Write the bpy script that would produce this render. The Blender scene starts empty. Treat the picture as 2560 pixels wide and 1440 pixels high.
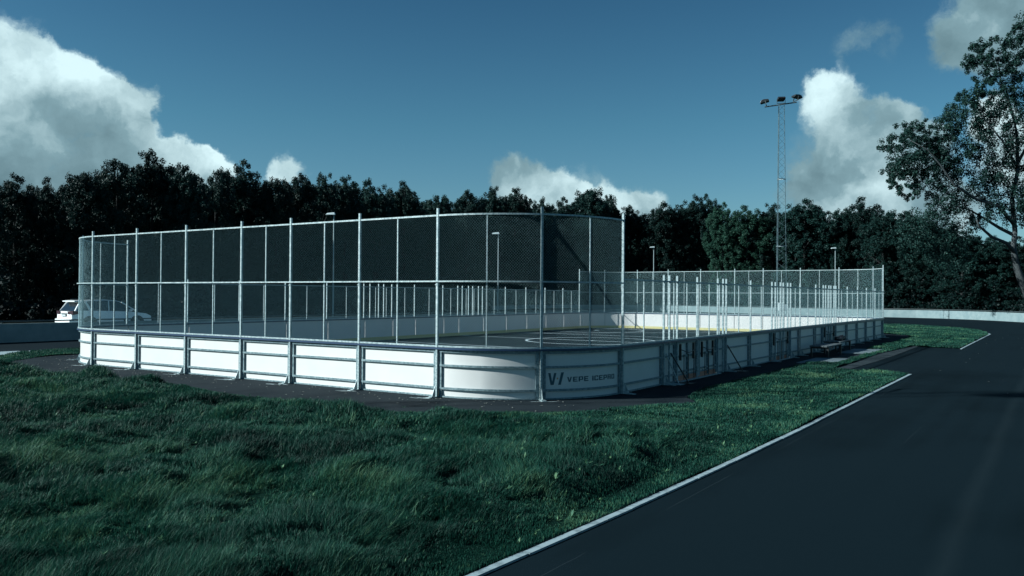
import bpy, math, random
import numpy as np
from mathutils import Matrix, Vector

random.seed(7)
RNG = np.random.default_rng(11)
R = math.radians
scene = bpy.context.scene
C = scene.collection

# ------------------------------------------------------------------ camera
PITCH, ROLL, EYE = 0.0098, 0.0069, 2.4639
cam_d = bpy.data.cameras.new("camera")
cam_d.sensor_width = 36.0
cam_d.lens = 2074.9 / 2560 * 36.0
cam_d.clip_start = 0.1
cam_d.clip_end = 3000
cam = bpy.data.objects.new("camera", cam_d)
C.objects.link(cam)
_f = Vector((0, math.cos(PITCH), math.sin(PITCH)))
_u = Vector((0, -math.sin(PITCH), math.cos(PITCH)))
_x = Vector((1, 0, 0))
X = math.cos(ROLL) * _x + math.sin(ROLL) * _u
U = -math.sin(ROLL) * _x + math.cos(ROLL) * _u
m = Matrix((X, U, -_f)).transposed().to_4x4()
m.translation = Vector((0, 0, EYE))
cam.matrix_world = m
scene.camera = cam

scene.view_settings.view_transform = 'Standard'
scene.view_settings.look = 'None'
scene.view_settings.exposure = 0.8
scene.view_settings.gamma = 1.0
scene.cycles.max_bounces = 8
scene.cycles.transparent_max_bounces = 12

# ------------------------------------------------------------------ sun
TH = -0.58295                       # direction of the rink's end line
SUN_AZ = math.degrees(TH) + 180 + 45          # where the sun stands (ccw from +X)
SUN_EL = 29.0
sd = bpy.data.lights.new("sun", 'SUN')
sd.energy = 5.0
sd.angle = R(0.5)
sd.color = (0.93, 1.0, 0.99)
sun = bpy.data.objects.new("sun", sd)
C.objects.link(sun)
tosun = Vector((math.cos(R(SUN_AZ)) * math.cos(R(SUN_EL)), math.sin(R(SUN_AZ)) * math.cos(R(SUN_EL)), math.sin(R(SUN_EL))))
sun.rotation_euler = tosun.to_track_quat('Z', 'Y').to_euler()
sun.location = tosun * 60

# ------------------------------------------------------------------ sky and clouds
world = bpy.data.worlds.new("World")
scene.world = world
world.use_nodes = True
nt = world.node_tree
nt.nodes.clear()
N, L = nt.nodes, nt.links


def wn(kind, **kw):
    n = N.new(kind)
    for k, v in kw.items():
        setattr(n, k, v)
    return n


def wmath(op, a, b=None, c=None):
    n = N.new('ShaderNodeMath'); n.operation = op
    for i, q in enumerate((a, b, c)):
        if q is None: continue
        if isinstance(q, (int, float)): n.inputs[i].default_value = q
        else: L.new(q, n.inputs[i])
    return n.outputs[0]


def wvec(op, a, b=None):
    n = N.new('ShaderNodeVectorMath'); n.operation = op
    for i, q in enumerate((a, b)):
        if q is None: continue
        if isinstance(q, (tuple, list)): n.inputs[i].default_value = q
        else: L.new(q, n.inputs[i])
    return n.outputs['Value'] if op in ('LENGTH', 'DISTANCE', 'DOT_PRODUCT') else n.outputs[0]


sky = wn('ShaderNodeTexSky', sky_type='NISHITA', sun_disc=False, sun_elevation=R(SUN_EL),
         sun_rotation=math.atan2(tosun.x, tosun.y) % (2 * math.pi), altitude=0, air_density=1.0, dust_density=0.6, ozone_density=2.5)
geo = wn('ShaderNodeTexCoord')
DIR = geo.outputs['Generated']
n1 = wn('ShaderNodeTexNoise'); n1.inputs['Scale'].default_value = 22; n1.inputs['Detail'].default_value = 6
n1.inputs['Roughness'].default_value = 0.6
L.new(DIR, n1.inputs['Vector'])
warp = wvec('SUBTRACT', n1.outputs['Color'], (0.5, 0.5, 0.5))
sc_ = wn('ShaderNodeVectorMath', operation='SCALE'); L.new(warp, sc_.inputs[0]); sc_.inputs['Scale'].default_value = 0.05
DW = wvec('ADD', DIR, sc_.outputs[0])
n2 = wn('ShaderNodeTexNoise'); n2.inputs['Scale'].default_value = 20; n2.inputs['Detail'].default_value = 12
n2.inputs['Roughness'].default_value = 0.66
L.new(DW, n2.inputs['Vector'])
# cumulus heads: azimuth and elevation in tangents, radius, density weight, brightness
CL = [  # azimuth and elevation in tangents, radius, weight, brightness of each head of cloud
    (-0.6072, 0.2651, 0.0458, 1, 1.0),
    (-0.5735, 0.2675, 0.041, 1, 1.05),
    (-0.5446, 0.253, 0.031, 1, 0.95),
    (-0.5133, 0.2482, 0.0269, 1, 0.85),
    (-0.494, 0.2265, 0.0249, 1, 0.7),
    (-0.4723, 0.2289, 0.0174, 0.9, 0.75),
    (-0.4554, 0.2169, 0.0149, 0.9, 0.6),
    (-0.4506, 0.1976, 0.0125, 0.6, 0.4),
    (-0.6361, 0.2458, 0.0675, 1, 0.9),
    (-0.588, 0.2169, 0.0627, 1, 0.72),
    (-0.5301, 0.2072, 0.0482, 1, 0.5),
    (-0.4916, 0.1976, 0.0249, 0.9, 0.4),
    (-0.588, 0.1687, 0.0627, 1, 0.22),
    (-0.5205, 0.1639, 0.0482, 1, 0.22),
    (-0.6458, 0.1831, 0.0723, 1, 0.35),
    (-0.6169, 0.1398, 0.0578, 1, 0.2),
    (-0.4771, 0.1807, 0.0241, 0.8, 0.75),
    (-0.4506, 0.1807, 0.0202, 1, 0.85),
    (-0.4241, 0.1711, 0.0222, 1, 0.78),
    (-0.3976, 0.1639, 0.0212, 1, 0.85),
    (-0.3735, 0.1677, 0.0145, 1, 1.0),
    (-0.3614, 0.1566, 0.0164, 1, 0.85),
    (-0.4434, 0.1542, 0.0289, 1, 0.5),
    (-0.4, 0.1446, 0.0289, 1, 0.55),
    (-0.3422, 0.1494, 0.0106, 0.8, 0.8),
    (-0.2795, 0.1518, 0.0164, 1.1, 0.85),
    (-0.294, 0.147, 0.0135, 0.9, 0.7),
    (-0.2627, 0.1446, 0.0135, 0.9, 0.7),
    (-0.0072, 0.1474, 0.0174, 0.85, 0.6),
    (0.0145, 0.145, 0.0206, 0.85, 0.62),
    (0.0434, 0.1378, 0.0198, 0.95, 0.75),
    (0.0096, 0.1209, 0.0237, 0.8, 0.62),
    (0.0578, 0.1185, 0.0221, 0.85, 0.5),
    (0.0906, 0.1258, 0.0119, 1.25, 1.05),
    (0.106, 0.1113, 0.0182, 1, 0.8),
    (0.1349, 0.1089, 0.0174, 0.9, 0.65),
    (0.1566, 0.1113, 0.0134, 1, 0.85),
    (0.1663, 0.1108, 0.0164, 0.9, 0.65),
    (0.0723, 0.1108, 0.0337, 0.9, 0.6),
    (0.3687, 0.253, 0.0193, 0.75, 0.75),
    (0.388, 0.2578, 0.0202, 0.9, 0.85),
    (0.3855, 0.2337, 0.0299, 0.85, 0.75),
    (0.4145, 0.2193, 0.028, 0.85, 0.7),
    (0.4434, 0.2096, 0.0231, 0.8, 0.62),
    (0.4747, 0.2, 0.0241, 0.75, 0.55),
    (0.4964, 0.1976, 0.0212, 0.7, 0.5),
    (0.4193, 0.188, 0.0318, 0.75, 0.5),
    (0.4578, 0.1783, 0.0318, 0.75, 0.45),
    (0.3952, 0.1663, 0.0241, 0.4, 0.45),
    (0.3566, 0.1542, 0.0222, 0.42, 0.4),
    (0.3711, 0.1398, 0.0265, 0.45, 0.45),
    (0.3422, 0.1349, 0.0217, 0.4, 0.4),
    (0.4145, 0.1205, 0.0145, 0.9, 0.85),
    (0.441, 0.1253, 0.0145, 1.1, 1.0),
    (0.4578, 0.1205, 0.0217, 1, 0.8),
    (0.4819, 0.1398, 0.0289, 0.8, 0.6),
    (0.4337, 0.106, 0.0337, 0.9, 0.6),
    (0.3855, 0.1108, 0.0289, 0.6, 0.5),
    (0.4867, 0.106, 0.0386, 1, 0.7),
    (0.4145, 0.3108, 0.0222, 0.36, 0.36),
    (0.441, 0.3229, 0.0212, 0.432, 0.4),
    (0.4578, 0.3036, 0.0193, 0.288, 0.32),
    (0.4, 0.2892, 0.0145, 0.216, 0.28),
    (0.5494, 0.3422, 0.0361, 0.8, 0.5),
    (0.588, 0.3373, 0.0458, 0.8, 0.5),
    (0.5398, 0.3036, 0.0241, 0.6, 0.42),
    (0.5253, 0.2867, 0.0164, 0.45, 0.4),
    (0.5831, 0.3036, 0.0337, 0.7, 0.42),
    (0.6265, 0.3133, 0.0434, 0.8, 0.45),
    (0.5735, 0.2217, 0.0202, 1, 1.0),
    (0.5928, 0.2265, 0.0173, 1, 0.95),
    (0.6024, 0.1976, 0.0386, 0.9, 0.75),
    (0.6169, 0.1542, 0.053, 0.9, 0.6),
    (-0.4578, 0.2386, 0.0173, 0.8, 0.55),
    (-0.4458, 0.2265, 0.0145, 0.7, 0.5),
    (-0.4675, 0.212, 0.0193, 0.7, 0.45),
    (-0.4145, 0.1446, 0.0289, 1, 0.5),
    (-0.3663, 0.1398, 0.0241, 1, 0.6),
    (0.0289, 0.1157, 0.0337, 0.9, 0.55),
    (0.0964, 0.106, 0.0337, 0.9, 0.6),
    (0.1542, 0.106, 0.0241, 1, 0.6),
    (-0.0145, 0.1446, 0.0241, 0.6, 0.45),
    (0.3566, 0.241, 0.0193, 0.7, 0.7),
    (0.4867, 0.1783, 0.0289, 0.8, 0.5),
    (0.506, 0.188, 0.0193, 0.7, 0.5),
    (0.4627, 0.1446, 0.0337, 0.8, 0.5),
    (0.4145, 0.1494, 0.0289, 0.5, 0.45),
    (0.3711, 0.1205, 0.0337, 0.6, 0.45),
    (0.3325, 0.1157, 0.0289, 0.5, 0.45),
    (0.4434, 0.1012, 0.0386, 1, 0.6),
    (0.5012, 0.1301, 0.0386, 1, 0.6),
    (0.5205, 0.0867, 0.0386, 0.9, 0.6),
    (0.4675, 0.212, 0.0251, 0.8, 0.62),
    (0.4434, 0.1928, 0.0337, 0.8, 0.6),
    (0.4916, 0.1687, 0.0289, 0.9, 0.6),
    (0.4048, 0.1976, 0.0289, 0.7, 0.62),
    (0.4241, 0.1639, 0.0337, 0.7, 0.55),
    (0.4675, 0.1446, 0.0289, 0.9, 0.6),
    (0.3614, 0.1976, 0.0241, 0.45, 0.5),
    (0.347, 0.1639, 0.0289, 0.4, 0.45),
    (-1.2, .3, .25, 1.0, .6), (1.2, .35, .2, .8, .5)]
wsum = None; bsum = None
for tx, tz, r, w, b in CL:
    d = Vector((tx, 1, tz)); k = 1 / d.length; d.normalize()
    dist = wvec('DISTANCE', DW, tuple(d))
    q = wmath('MULTIPLY_ADD', dist, -1.0 / (r * k * 1.65), 1.0)
    q = wmath('MAXIMUM', q, 0.0)
    q = wmath('MULTIPLY', q, w)
    wsum = q if wsum is None else wmath('ADD', wsum, q)
    bq = wmath('MULTIPLY', q, b)
    bsum = bq if bsum is None else wmath('ADD', bsum, bq)
fb = wmath('MULTIPLY_ADD', n2.outputs['Fac'], 1.7, -0.85)
dens = wmath('ADD', wmath('MINIMUM', wsum, 1.0), fb)
mr = wn('ShaderNodeMapRange', interpolation_type='SMOOTHSTEP')
mr.inputs['From Min'].default_value = 0.16; mr.inputs['From Max'].default_value = 0.92
L.new(dens, mr.inputs['Value'])
has = wn('ShaderNodeMapRange', interpolation_type='SMOOTHSTEP'); has.inputs['From Min'].default_value = 0.02; has.inputs['From Max'].default_value = 0.35
L.new(wsum, has.inputs['Value'])
alpha = wmath('MULTIPLY', wmath('MULTIPLY', mr.outputs[0], has.outputs[0]), wmath('MINIMUM', wmath('MULTIPLY_ADD', wsum, 1.15, 0.12), 1.0))
bright = wmath('DIVIDE', bsum, wmath('MAXIMUM', wsum, 0.001))
n3 = wn('ShaderNodeTexNoise'); n3.inputs['Scale'].default_value = 17; n3.inputs['Detail'].default_value = 9
off = wvec('ADD', DW, (0.10, 0.2, -0.15)); L.new(off, n3.inputs['Vector'])
edge = wmath('MULTIPLY_ADD', n3.outputs['Fac'], 1.0, -0.5)
bright = wmath('ADD', bright, edge)
ramp = wn('ShaderNodeValToRGB')
cr = ramp.color_ramp
cr.elements[0].position = 0.1; cr.elements[0].color = (.075, .145, .175, 1)
cr.elements[1].position = 0.92; cr.elements[1].color = (.62, .82, .86, 1)
e = cr.elements.new(0.5); e.color = (.19, .315, .36, 1)
L.new(bright, ramp.inputs['Fac'])
tint = wn('ShaderNodeMix', data_type='RGBA', blend_type='MULTIPLY'); tint.inputs['Factor'].default_value = 1.0
L.new(sky.outputs[0], tint.inputs['A']); 
sxyz = wn('ShaderNodeSeparateXYZ'); L.new(DIR, sxyz.inputs[0])
trmp = wn('ShaderNodeValToRGB'); L.new(sxyz.outputs['Z'], trmp.inputs['Fac'])
trmp.color_ramp.elements[0].position = .03; trmp.color_ramp.elements[0].color = (.70, 1.12, 1.40, 1)
trmp.color_ramp.elements[1].position = .36; trmp.color_ramp.elements[1].color = (.36, .80, .93, 1)
e = trmp.color_ramp.elements.new(.10); e.color = (.70, 1.14, 1.25, 1)
e = trmp.color_ramp.elements.new(.2); e.color = (.54, 1.06, 1.12, 1)
L.new(trmp.outputs[0], tint.inputs['B'])
bg1 = wn('ShaderNodeBackground'); bg1.inputs['Strength'].default_value = 0.039
L.new(tint.outputs['Result'], bg1.inputs['Color'])
bg2 = wn('ShaderNodeBackground'); bg2.inputs['Strength'].default_value = 0.68
L.new(ramp.outputs[0], bg2.inputs['Color'])
mixw = wn('ShaderNodeMixShader'); L.new(alpha, mixw.inputs[0]); L.new(bg1.outputs[0], mixw.inputs[1]); L.new(bg2.outputs[0], mixw.inputs[2])
outw = wn('ShaderNodeOutputWorld'); L.new(mixw.outputs[0], outw.inputs['Surface'])


# ------------------------------------------------------------------ helpers
def tag(o, label=None, cat=None, group=None, kind=None):
    if label: o['label'] = label
    if cat: o['category'] = cat
    if group: o['group'] = group
    if kind: o['kind'] = kind
    return o


def empty(name, loc=(0, 0, 0), rz=0.0, **kw):
    o = bpy.data.objects.new(name, None)
    o.location = loc; o.rotation_euler = (0, 0, rz); o.empty_display_size = 0.3
    C.objects.link(o)
    return tag(o, **kw)


class MB:
    def __init__(s):
        s.v = []; s.f = []

    def add(s, vs, fs):
        b = len(s.v)
        s.v += [tuple(q) for q in vs]
        s.f += [tuple(i + b for i in q) for q in fs]
        return s

    def box(s, x0, x1, y0, y1, z0, z1):
        return s.add([(x0, y0, z0), (x1, y0, z0), (x1, y1, z0), (x0, y1, z0), (x0, y0, z1), (x1, y0, z1), (x1, y1, z1), (x0, y1, z1)],
                     [(0, 3, 2, 1), (4, 5, 6, 7), (0, 1, 5, 4), (1, 2, 6, 5), (2, 3, 7, 6), (3, 0, 4, 7)])

    def tube(s, pts, rad, n=8, cap=True):
        pts = [Vector(p) for p in pts]
        rads = rad if isinstance(rad, (list, tuple)) else [rad] * len(pts)
        rings = []
        b = len(s.v)
        for i, p in enumerate(pts):
            d = (pts[min(i + 1, len(pts) - 1)] - pts[max(i - 1, 0)]).normalized()
            a = d.orthogonal().normalized() if abs(d.z) > .95 else d.cross(Vector((0, 0, 1))).normalized()
            c = d.cross(a)
            for k in range(n):
                t = 2 * math.pi * k / n
                s.v.append(tuple(p + (a * math.cos(t) + c * math.sin(t)) * rads[i]))
        for i in range(len(pts) - 1):
            for k in range(n):
                s.f.append((b + i * n + k, b + i * n + (k + 1) % n, b + (i + 1) * n + (k + 1) % n, b + (i + 1) * n + k))
        if cap:
            s.f.append(tuple(b + k for k in range(n))[::-1])
            s.f.append(tuple(b + (len(pts) - 1) * n + k for k in range(n)))
        return s

    def prism(s, poly, z0, z1):
        n = len(poly)
        vs = [(x, y, z0) for x, y in poly] + [(x, y, z1) for x, y in poly]
        fs = [tuple(range(n))[::-1], tuple(range(n, 2 * n))] + [(i, (i + 1) % n, n + (i + 1) % n, n + i) for i in range(n)]
        return s.add(vs, fs)

    def mesh(s, name, mat=None, smooth=False):
        me = bpy.data.meshes.new(name)
        me.from_pydata(s.v, [], s.f)
        me.update()
        if mat: me.materials.append(mat)
        if smooth:
            me.polygons.foreach_set('use_smooth', [True] * len(me.polygons))
        return me

    def obj(s, name, mat=None, parent=None, smooth=False, **kw):
        return link(name, s.mesh(name, mat, smooth), parent, **kw)


def link(name, me, parent=None, loc=None, rz=None, **kw):
    o = bpy.data.objects.new(name, me)
    C.objects.link(o)
    if parent: o.parent = parent
    if loc is not None: o.location = loc
    if rz is not None: o.rotation_euler = (0, 0, rz)
    return tag(o, **kw)


def bevel(o, w=0.01, seg=2):
    b = o.modifiers.new('bevel', 'BEVEL'); b.width = w; b.segments = seg; b.limit_method = 'ANGLE'
    return o


def np_mesh(name, verts, faces_list, mat, colors=None, smooth=False):
    """verts (n,3); faces_list: list of (m,k) int arrays"""
    me = bpy.data.meshes.new(name)
    me.vertices.add(len(verts))
    me.vertices.foreach_set('co', np.ascontiguousarray(verts, dtype=np.float32).ravel())
    loops = np.concatenate([f.ravel() for f in faces_list]).astype(np.int32)
    sizes = np.concatenate([np.full(len(f), f.shape[1], dtype=np.int32) for f in faces_list])
    starts = np.concatenate([[0], np.cumsum(sizes)[:-1]]).astype(np.int32)
    me.loops.add(len(loops)); me.loops.foreach_set('vertex_index', loops)
    me.polygons.add(len(sizes)); me.polygons.foreach_set('loop_start', starts); me.polygons.foreach_set('loop_total', sizes)
    if smooth: me.polygons.foreach_set('use_smooth', np.ones(len(sizes), dtype=bool))
    me.update(calc_edges=True)
    if colors is not None:
        a = me.attributes.new('tone', 'FLOAT', 'POINT')
        a.data.foreach_set('value', colors.astype(np.float32))
    if mat: me.materials.append(mat)
    return me


def mat(name, col, rough=0.6, metal=0.0, noise=0.0, nscale=8.0, col2=None, bump=0.0, bscale=60.0, spec=0.5, coat=0.0, contrast=(0.35, 0.65), emit=None):
    ma = bpy.data.materials.new(name); ma.use_nodes = True
    t = ma.node_tree; b = t.nodes['Principled BSDF']
    b.inputs['Base Color'].default_value = (*col, 1); b.inputs['Roughness'].default_value = rough
    b.inputs['Metallic'].default_value = metal; b.inputs['Specular IOR Level'].default_value = spec
    b.inputs['Coat Weight'].default_value = coat
    tc = t.nodes.new('ShaderNodeTexCoord')
    if col2 is not None or noise:
        nz = t.nodes.new('ShaderNodeTexNoise'); nz.inputs['Scale'].default_value = nscale; nz.inputs['Detail'].default_value = 8
        nz.inputs['Roughness'].default_value = 0.65
        t.links.new(tc.outputs['Object'], nz.inputs['Vector'])
        rp = t.nodes.new('ShaderNodeValToRGB')
        rp.color_ramp.elements[0].position, rp.color_ramp.elements[1].position = contrast
        c2 = col2 if col2 is not None else tuple(min(1, c * (1 + noise)) for c in col)
        c1 = col if col2 is not None else tuple(c * (1 - noise) for c in col)
        rp.color_ramp.elements[0].color = (*c1, 1); rp.color_ramp.elements[1].color = (*c2, 1)
        t.links.new(nz.outputs['Fac'], rp.inputs['Fac']); t.links.new(rp.outputs[0], b.inputs['Base Color'])
    if bump:
        nb = t.nodes.new('ShaderNodeTexNoise'); nb.inputs['Scale'].default_value = bscale; nb.inputs['Detail'].default_value = 6
        t.links.new(tc.outputs['Object'], nb.inputs['Vector'])
        bp = t.nodes.new('ShaderNodeBump'); bp.inputs['Strength'].default_value = bump; bp.inputs['Distance'].default_value = 0.02
        t.links.new(nb.outputs['Fac'], bp.inputs['Height']); t.links.new(bp.outputs[0], b.inputs['Normal'])
    return ma


def leafmat(name, dark, mid, light, trans=0.25, rough=0.55):
    ma = bpy.data.materials.new(name); ma.use_nodes = True
    t = ma.node_tree; b = t.nodes['Principled BSDF']
    at = t.nodes.new('ShaderNodeAttribute'); at.attribute_name = 'tone'
    rp = t.nodes.new('ShaderNodeValToRGB')
    rp.color_ramp.elements[0].color = (*dark, 1); rp.color_ramp.elements[1].color = (*light, 1)
    e = rp.color_ramp.elements.new(0.55); e.color = (*mid, 1)
    oi = t.nodes.new('ShaderNodeObjectInfo')
    hs = t.nodes.new('ShaderNodeHueSaturation')
    mm = t.nodes.new('ShaderNodeMath'); mm.operation = 'MULTIPLY_ADD'; mm.inputs[1].default_value = 0.5; mm.inputs[2].default_value = 0.75
    t.links.new(oi.outputs['Random'], mm.inputs[0]); t.links.new(mm.outputs[0], hs.inputs['Value'])
    t.links.new(at.outputs['Fac'], rp.inputs['Fac']); t.links.new(rp.outputs[0], hs.inputs['Color'])
    t.links.new(hs.outputs[0], b.inputs['Base Color'])
    b.inputs['Roughness'].default_value = rough; b.inputs['Specular IOR Level'].default_value = 0.12
    tr = t.nodes.new('ShaderNodeBsdfTranslucent'); t.links.new(hs.outputs[0], tr.inputs['Color'])
    mx = t.nodes.new('ShaderNodeMixShader'); mx.inputs[0].default_value = trans
    t.links.new(b.outputs[0], mx.inputs[1]); t.links.new(tr.outputs[0], mx.inputs[2])
    t.links.new(mx.outputs[0], t.nodes['Material Output'].inputs['Surface'])
    return ma


M = {
    'white': mat('white board plastic', (.55, .56, .55), .35, noise=.03, nscale=1.5),
    'steel': mat('galvanised steel', (.13, .20, .22), .45, .15, col2=(.44, .53, .54), nscale=22, spec=.3),
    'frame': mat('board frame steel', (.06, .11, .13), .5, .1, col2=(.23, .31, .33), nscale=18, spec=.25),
    'wire': mat('galvanised wire', (.17, .32, .35), .5, .1),
    'cap': mat('dark blue cap', (.012, .035, .08), .4),
    'kick': mat('yellow kick plate', (.46, .43, .20), .5, noise=.1),
    'rkick': mat('red brown kick plate', (.42, .17, .11), .6, noise=.1),
    'letter': mat('dark teal lettering', (.015, .075, .10), .5),
    'dot': mat('orange dot', (.45, .22, .1), .5),
    'concrete': mat('wall concrete', (.12, .185, .20), .85, col2=(.18, .245, .255), nscale=1.2, bump=.2, bscale=20),
    'slab': mat('concrete slab', (.07, .11, .125), .85, col2=(.15, .20, .22), nscale=3),
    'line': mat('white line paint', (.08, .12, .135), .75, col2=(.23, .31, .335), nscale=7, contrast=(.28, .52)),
    'court_line': mat('court line paint', (.5, .62, .66), .6),
    'black': mat('black plastic', (.012, .014, .016), .4),
    'glass': mat('dark glass', (.01, .015, .02), .06, spec=.8),
    'carpaint': mat('white car paint', (.86, .90, .90), .25, coat=.6),
    'tyre': mat('tyre rubber', (.01, .011, .012), .8),
    'rim': mat('alloy', (.3, .33, .35), .35, .7),
    'lamp_red': mat('tail light', (.04, .02, .03), .2),
    'plate': mat('plate', (.5, .56, .58), .4),
    'wood': mat('weathered wood', (.045, .06, .068), .8, col2=(.09, .12, .13), nscale=12),
    'wood_bark': mat('woodland bark', (.006, .010, .011), .95, col2=(.016, .022, .023), nscale=5),
    'bark': mat('bark', (.018, .026, .029), .9, col2=(.06, .075, .08), nscale=5, bump=.5, bscale=12),
    'soil': mat('lawn soil', (.0015, .010, .008), .95, spec=.03, col2=(.004, .020, .014), nscale=6),
    'verge': mat('verge', (.010, .018, .016), .95, spec=.05, col2=(.02, .03, .028), nscale=.5),
    'floor': mat('forest floor', (.004, .007, .006), .95, spec=.03, col2=(.009, .014, .012), nscale=.4),
    'lens': mat('floodlight glass', (.05, .07, .08), .15),
    'grey': mat('grey cabinet', (.50, .60, .62), .5),
}


M['mast'] = mat('mast steel', (.06, .11, .13), .5, .3, col2=(.12, .18, .20), nscale=4)


def asphalt(name, a, b, big=0.25, cracks=False):
    ma = bpy.data.materials.new(name); ma.use_nodes = True
    t = ma.node_tree; p = t.nodes['Principled BSDF']; p.inputs['Roughness'].default_value = .9; p.inputs['Specular IOR Level'].default_value = .06
    tc = t.nodes.new('ShaderNodeTexCoord')
    n1 = t.nodes.new('ShaderNodeTexNoise'); n1.inputs['Scale'].default_value = big; n1.inputs['Detail'].default_value = 5
    n2 = t.nodes.new('ShaderNodeTexNoise'); n2.inputs['Scale'].default_value = 55; n2.inputs['Detail'].default_value = 4; n2.inputs['Roughness'].default_value = .8
    for q in (n1, n2): t.links.new(tc.outputs['Object'], q.inputs['Vector'])
    mp = t.nodes.new('ShaderNodeMapping'); mp.inputs['Scale'].default_value = (2.2, .06, 1)
    t.links.new(tc.outputs['Object'], mp.inputs['Vector'])
    n4 = t.nodes.new('ShaderNodeTexNoise'); n4.inputs['Scale'].default_value = 1.0; n4.inputs['Detail'].default_value = 4
    t.links.new(mp.outputs[0], n4.inputs['Vector'])
    ad = t.nodes.new('ShaderNodeMath'); ad.operation = 'MULTIPLY_ADD'; ad.inputs[1].default_value = .45
    t.links.new(n2.outputs['Fac'], ad.inputs[0]); t.links.new(n1.outputs['Fac'], ad.inputs[2])
    ad2 = t.nodes.new('ShaderNodeMath'); ad2.operation = 'MULTIPLY_ADD'; ad2.inputs[1].default_value = .5
    t.links.new(n4.outputs['Fac'], ad2.inputs[0]); t.links.new(ad.outputs[0], ad2.inputs[2])
    rp = t.nodes.new('ShaderNodeValToRGB'); rp.color_ramp.elements[0].position = .72; rp.color_ramp.elements[1].position = 1.25 - .01
    rp.color_ramp.elements[1].position = 1.0
    rp.color_ramp.elements[0].color = (*a, 1); rp.color_ramp.elements[1].color = (*b, 1)
    t.links.new(ad2.outputs[0], rp.inputs['Fac'])
    colout = rp.outputs[0]
    # pale grit flecks
    vo = t.nodes.new('ShaderNodeTexVoronoi'); vo.inputs['Scale'].default_value = 3.0
    t.links.new(tc.outputs['Object'], vo.inputs['Vector'])
    lt = t.nodes.new('ShaderNodeMath'); lt.operation = 'LESS_THAN'; lt.inputs[1].default_value = .006
    t.links.new(vo.outputs['Distance'], lt.inputs[0])
    mx = t.nodes.new('ShaderNodeMix'); mx.data_type = 'RGBA'; mx.inputs['B'].default_value = (.14, .17, .18, 1)
    t.links.new(lt.outputs[0], mx.inputs['Factor']); t.links.new(colout, mx.inputs['A']); colout = mx.outputs['Result']
    if cracks:
        # long pale joints that run with the lane, broken by noise
        sx = t.nodes.new('ShaderNodeSeparateXYZ'); t.links.new(tc.outputs['Object'], sx.inputs[0])
        nw = t.nodes.new('ShaderNodeTexNoise'); nw.inputs['Scale'].default_value = .8; nw.inputs['Detail'].default_value = 6
        t.links.new(tc.outputs['Object'], nw.inputs['Vector'])
        for u0, wd, thr, amp in ((8.83, .008, .44, .22), (10.43, .008, .52, .22), (15.0, .010, .52, .2), (11.75, .16, .40, .16)):
            s1 = t.nodes.new('ShaderNodeMath'); s1.operation = 'MULTIPLY_ADD'; s1.inputs[1].default_value = .10 * (1 + wd)
            t.links.new(nw.outputs['Fac'], s1.inputs[0]); t.links.new(sx.outputs['X'], s1.inputs[2])
            s2 = t.nodes.new('ShaderNodeMath'); s2.operation = 'SUBTRACT'; s2.inputs[1].default_value = u0
            t.links.new(s1.outputs[0], s2.inputs[0])
            s3 = t.nodes.new('ShaderNodeMath'); s3.operation = 'ABSOLUTE'; t.links.new(s2.outputs[0], s3.inputs[0])
            s4 = t.nodes.new('ShaderNodeMapRange'); s4.inputs['From Min'].default_value = wd; s4.inputs['From Max'].default_value = 0; t.links.new(s3.outputs[0], s4.inputs['Value'])
            nn = t.nodes.new('ShaderNodeTexNoise'); nn.inputs['Scale'].default_value = .45 if wd < .05 else .12; nn.inputs['Detail'].default_value = 3
            mp2 = t.nodes.new('ShaderNodeMapping'); mp2.inputs['Location'].default_value = (u0 * 3, 0, 0); t.links.new(tc.outputs['Object'], mp2.inputs['Vector']); t.links.new(mp2.outputs[0], nn.inputs['Vector'])
            s5 = t.nodes.new('ShaderNodeMapRange'); s5.inputs['From Min'].default_value = thr; s5.inputs['From Max'].default_value = thr + .1; s5.inputs['To Max'].default_value = amp
            t.links.new(nn.outputs['Fac'], s5.inputs['Value'])
            s6 = t.nodes.new('ShaderNodeMath'); s6.operation = 'MULTIPLY'; t.links.new(s4.outputs[0], s6.inputs[0]); t.links.new(s5.outputs[0], s6.inputs[1])
            mx = t.nodes.new('ShaderNodeMix'); mx.data_type = 'RGBA'; mx.inputs['B'].default_value = (.06, .085, .095, 1) if wd < .05 else (.022, .036, .042, 1)
            t.links.new(s6.outputs[0], mx.inputs['Factor']); t.links.new(colout, mx.inputs['A']); colout = mx.outputs['Result']
    t.links.new(colout, p.inputs['Base Color'])
    bp = t.nodes.new('ShaderNodeBump'); bp.inputs['Strength'].default_value = .35; bp.inputs['Distance'].default_value = .01
    t.links.new(n2.outputs['Fac'], bp.inputs['Height']); t.links.new(bp.outputs[0], p.inputs['Normal'])
    return ma


M['track'] = asphalt('track asphalt', (.0006, .0050, .0075), (.0026, .0092, .0132), cracks=True)
M['pad'] = asphalt('pad asphalt', (.006, .0115, .0155), (.015, .0225, .0275), big=.6)
M['court'] = asphalt('court asphalt', (.0045, .010, .0135), (.009, .0165, .020))
M['old'] = asphalt('old asphalt', (.008, .016, .021), (.03, .042, .048), big=1.5)
M['road'] = asphalt('road asphalt', (.018, .034, .038), (.03, .05, .055))
M['leaf'] = leafmat('woodland leaves', (.0035, .017, .016), (.007, .028, .025), (.017, .050, .042), .12)
M['leaf2'] = leafmat('light woodland leaves', (.008, .034, .026), (.018, .060, .042), (.04, .10, .065), .2)
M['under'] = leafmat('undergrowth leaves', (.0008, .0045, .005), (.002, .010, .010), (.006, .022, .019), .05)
M['poplar'] = leafmat('poplar leaves', (.005, .022, .020), (.012, .040, .035), (.035, .085, .070), .15)
M['grass'] = leafmat('grass', (.0015, .018, .0145), (.010, .068, .047), (.085, .17, .088), .25)

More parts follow.
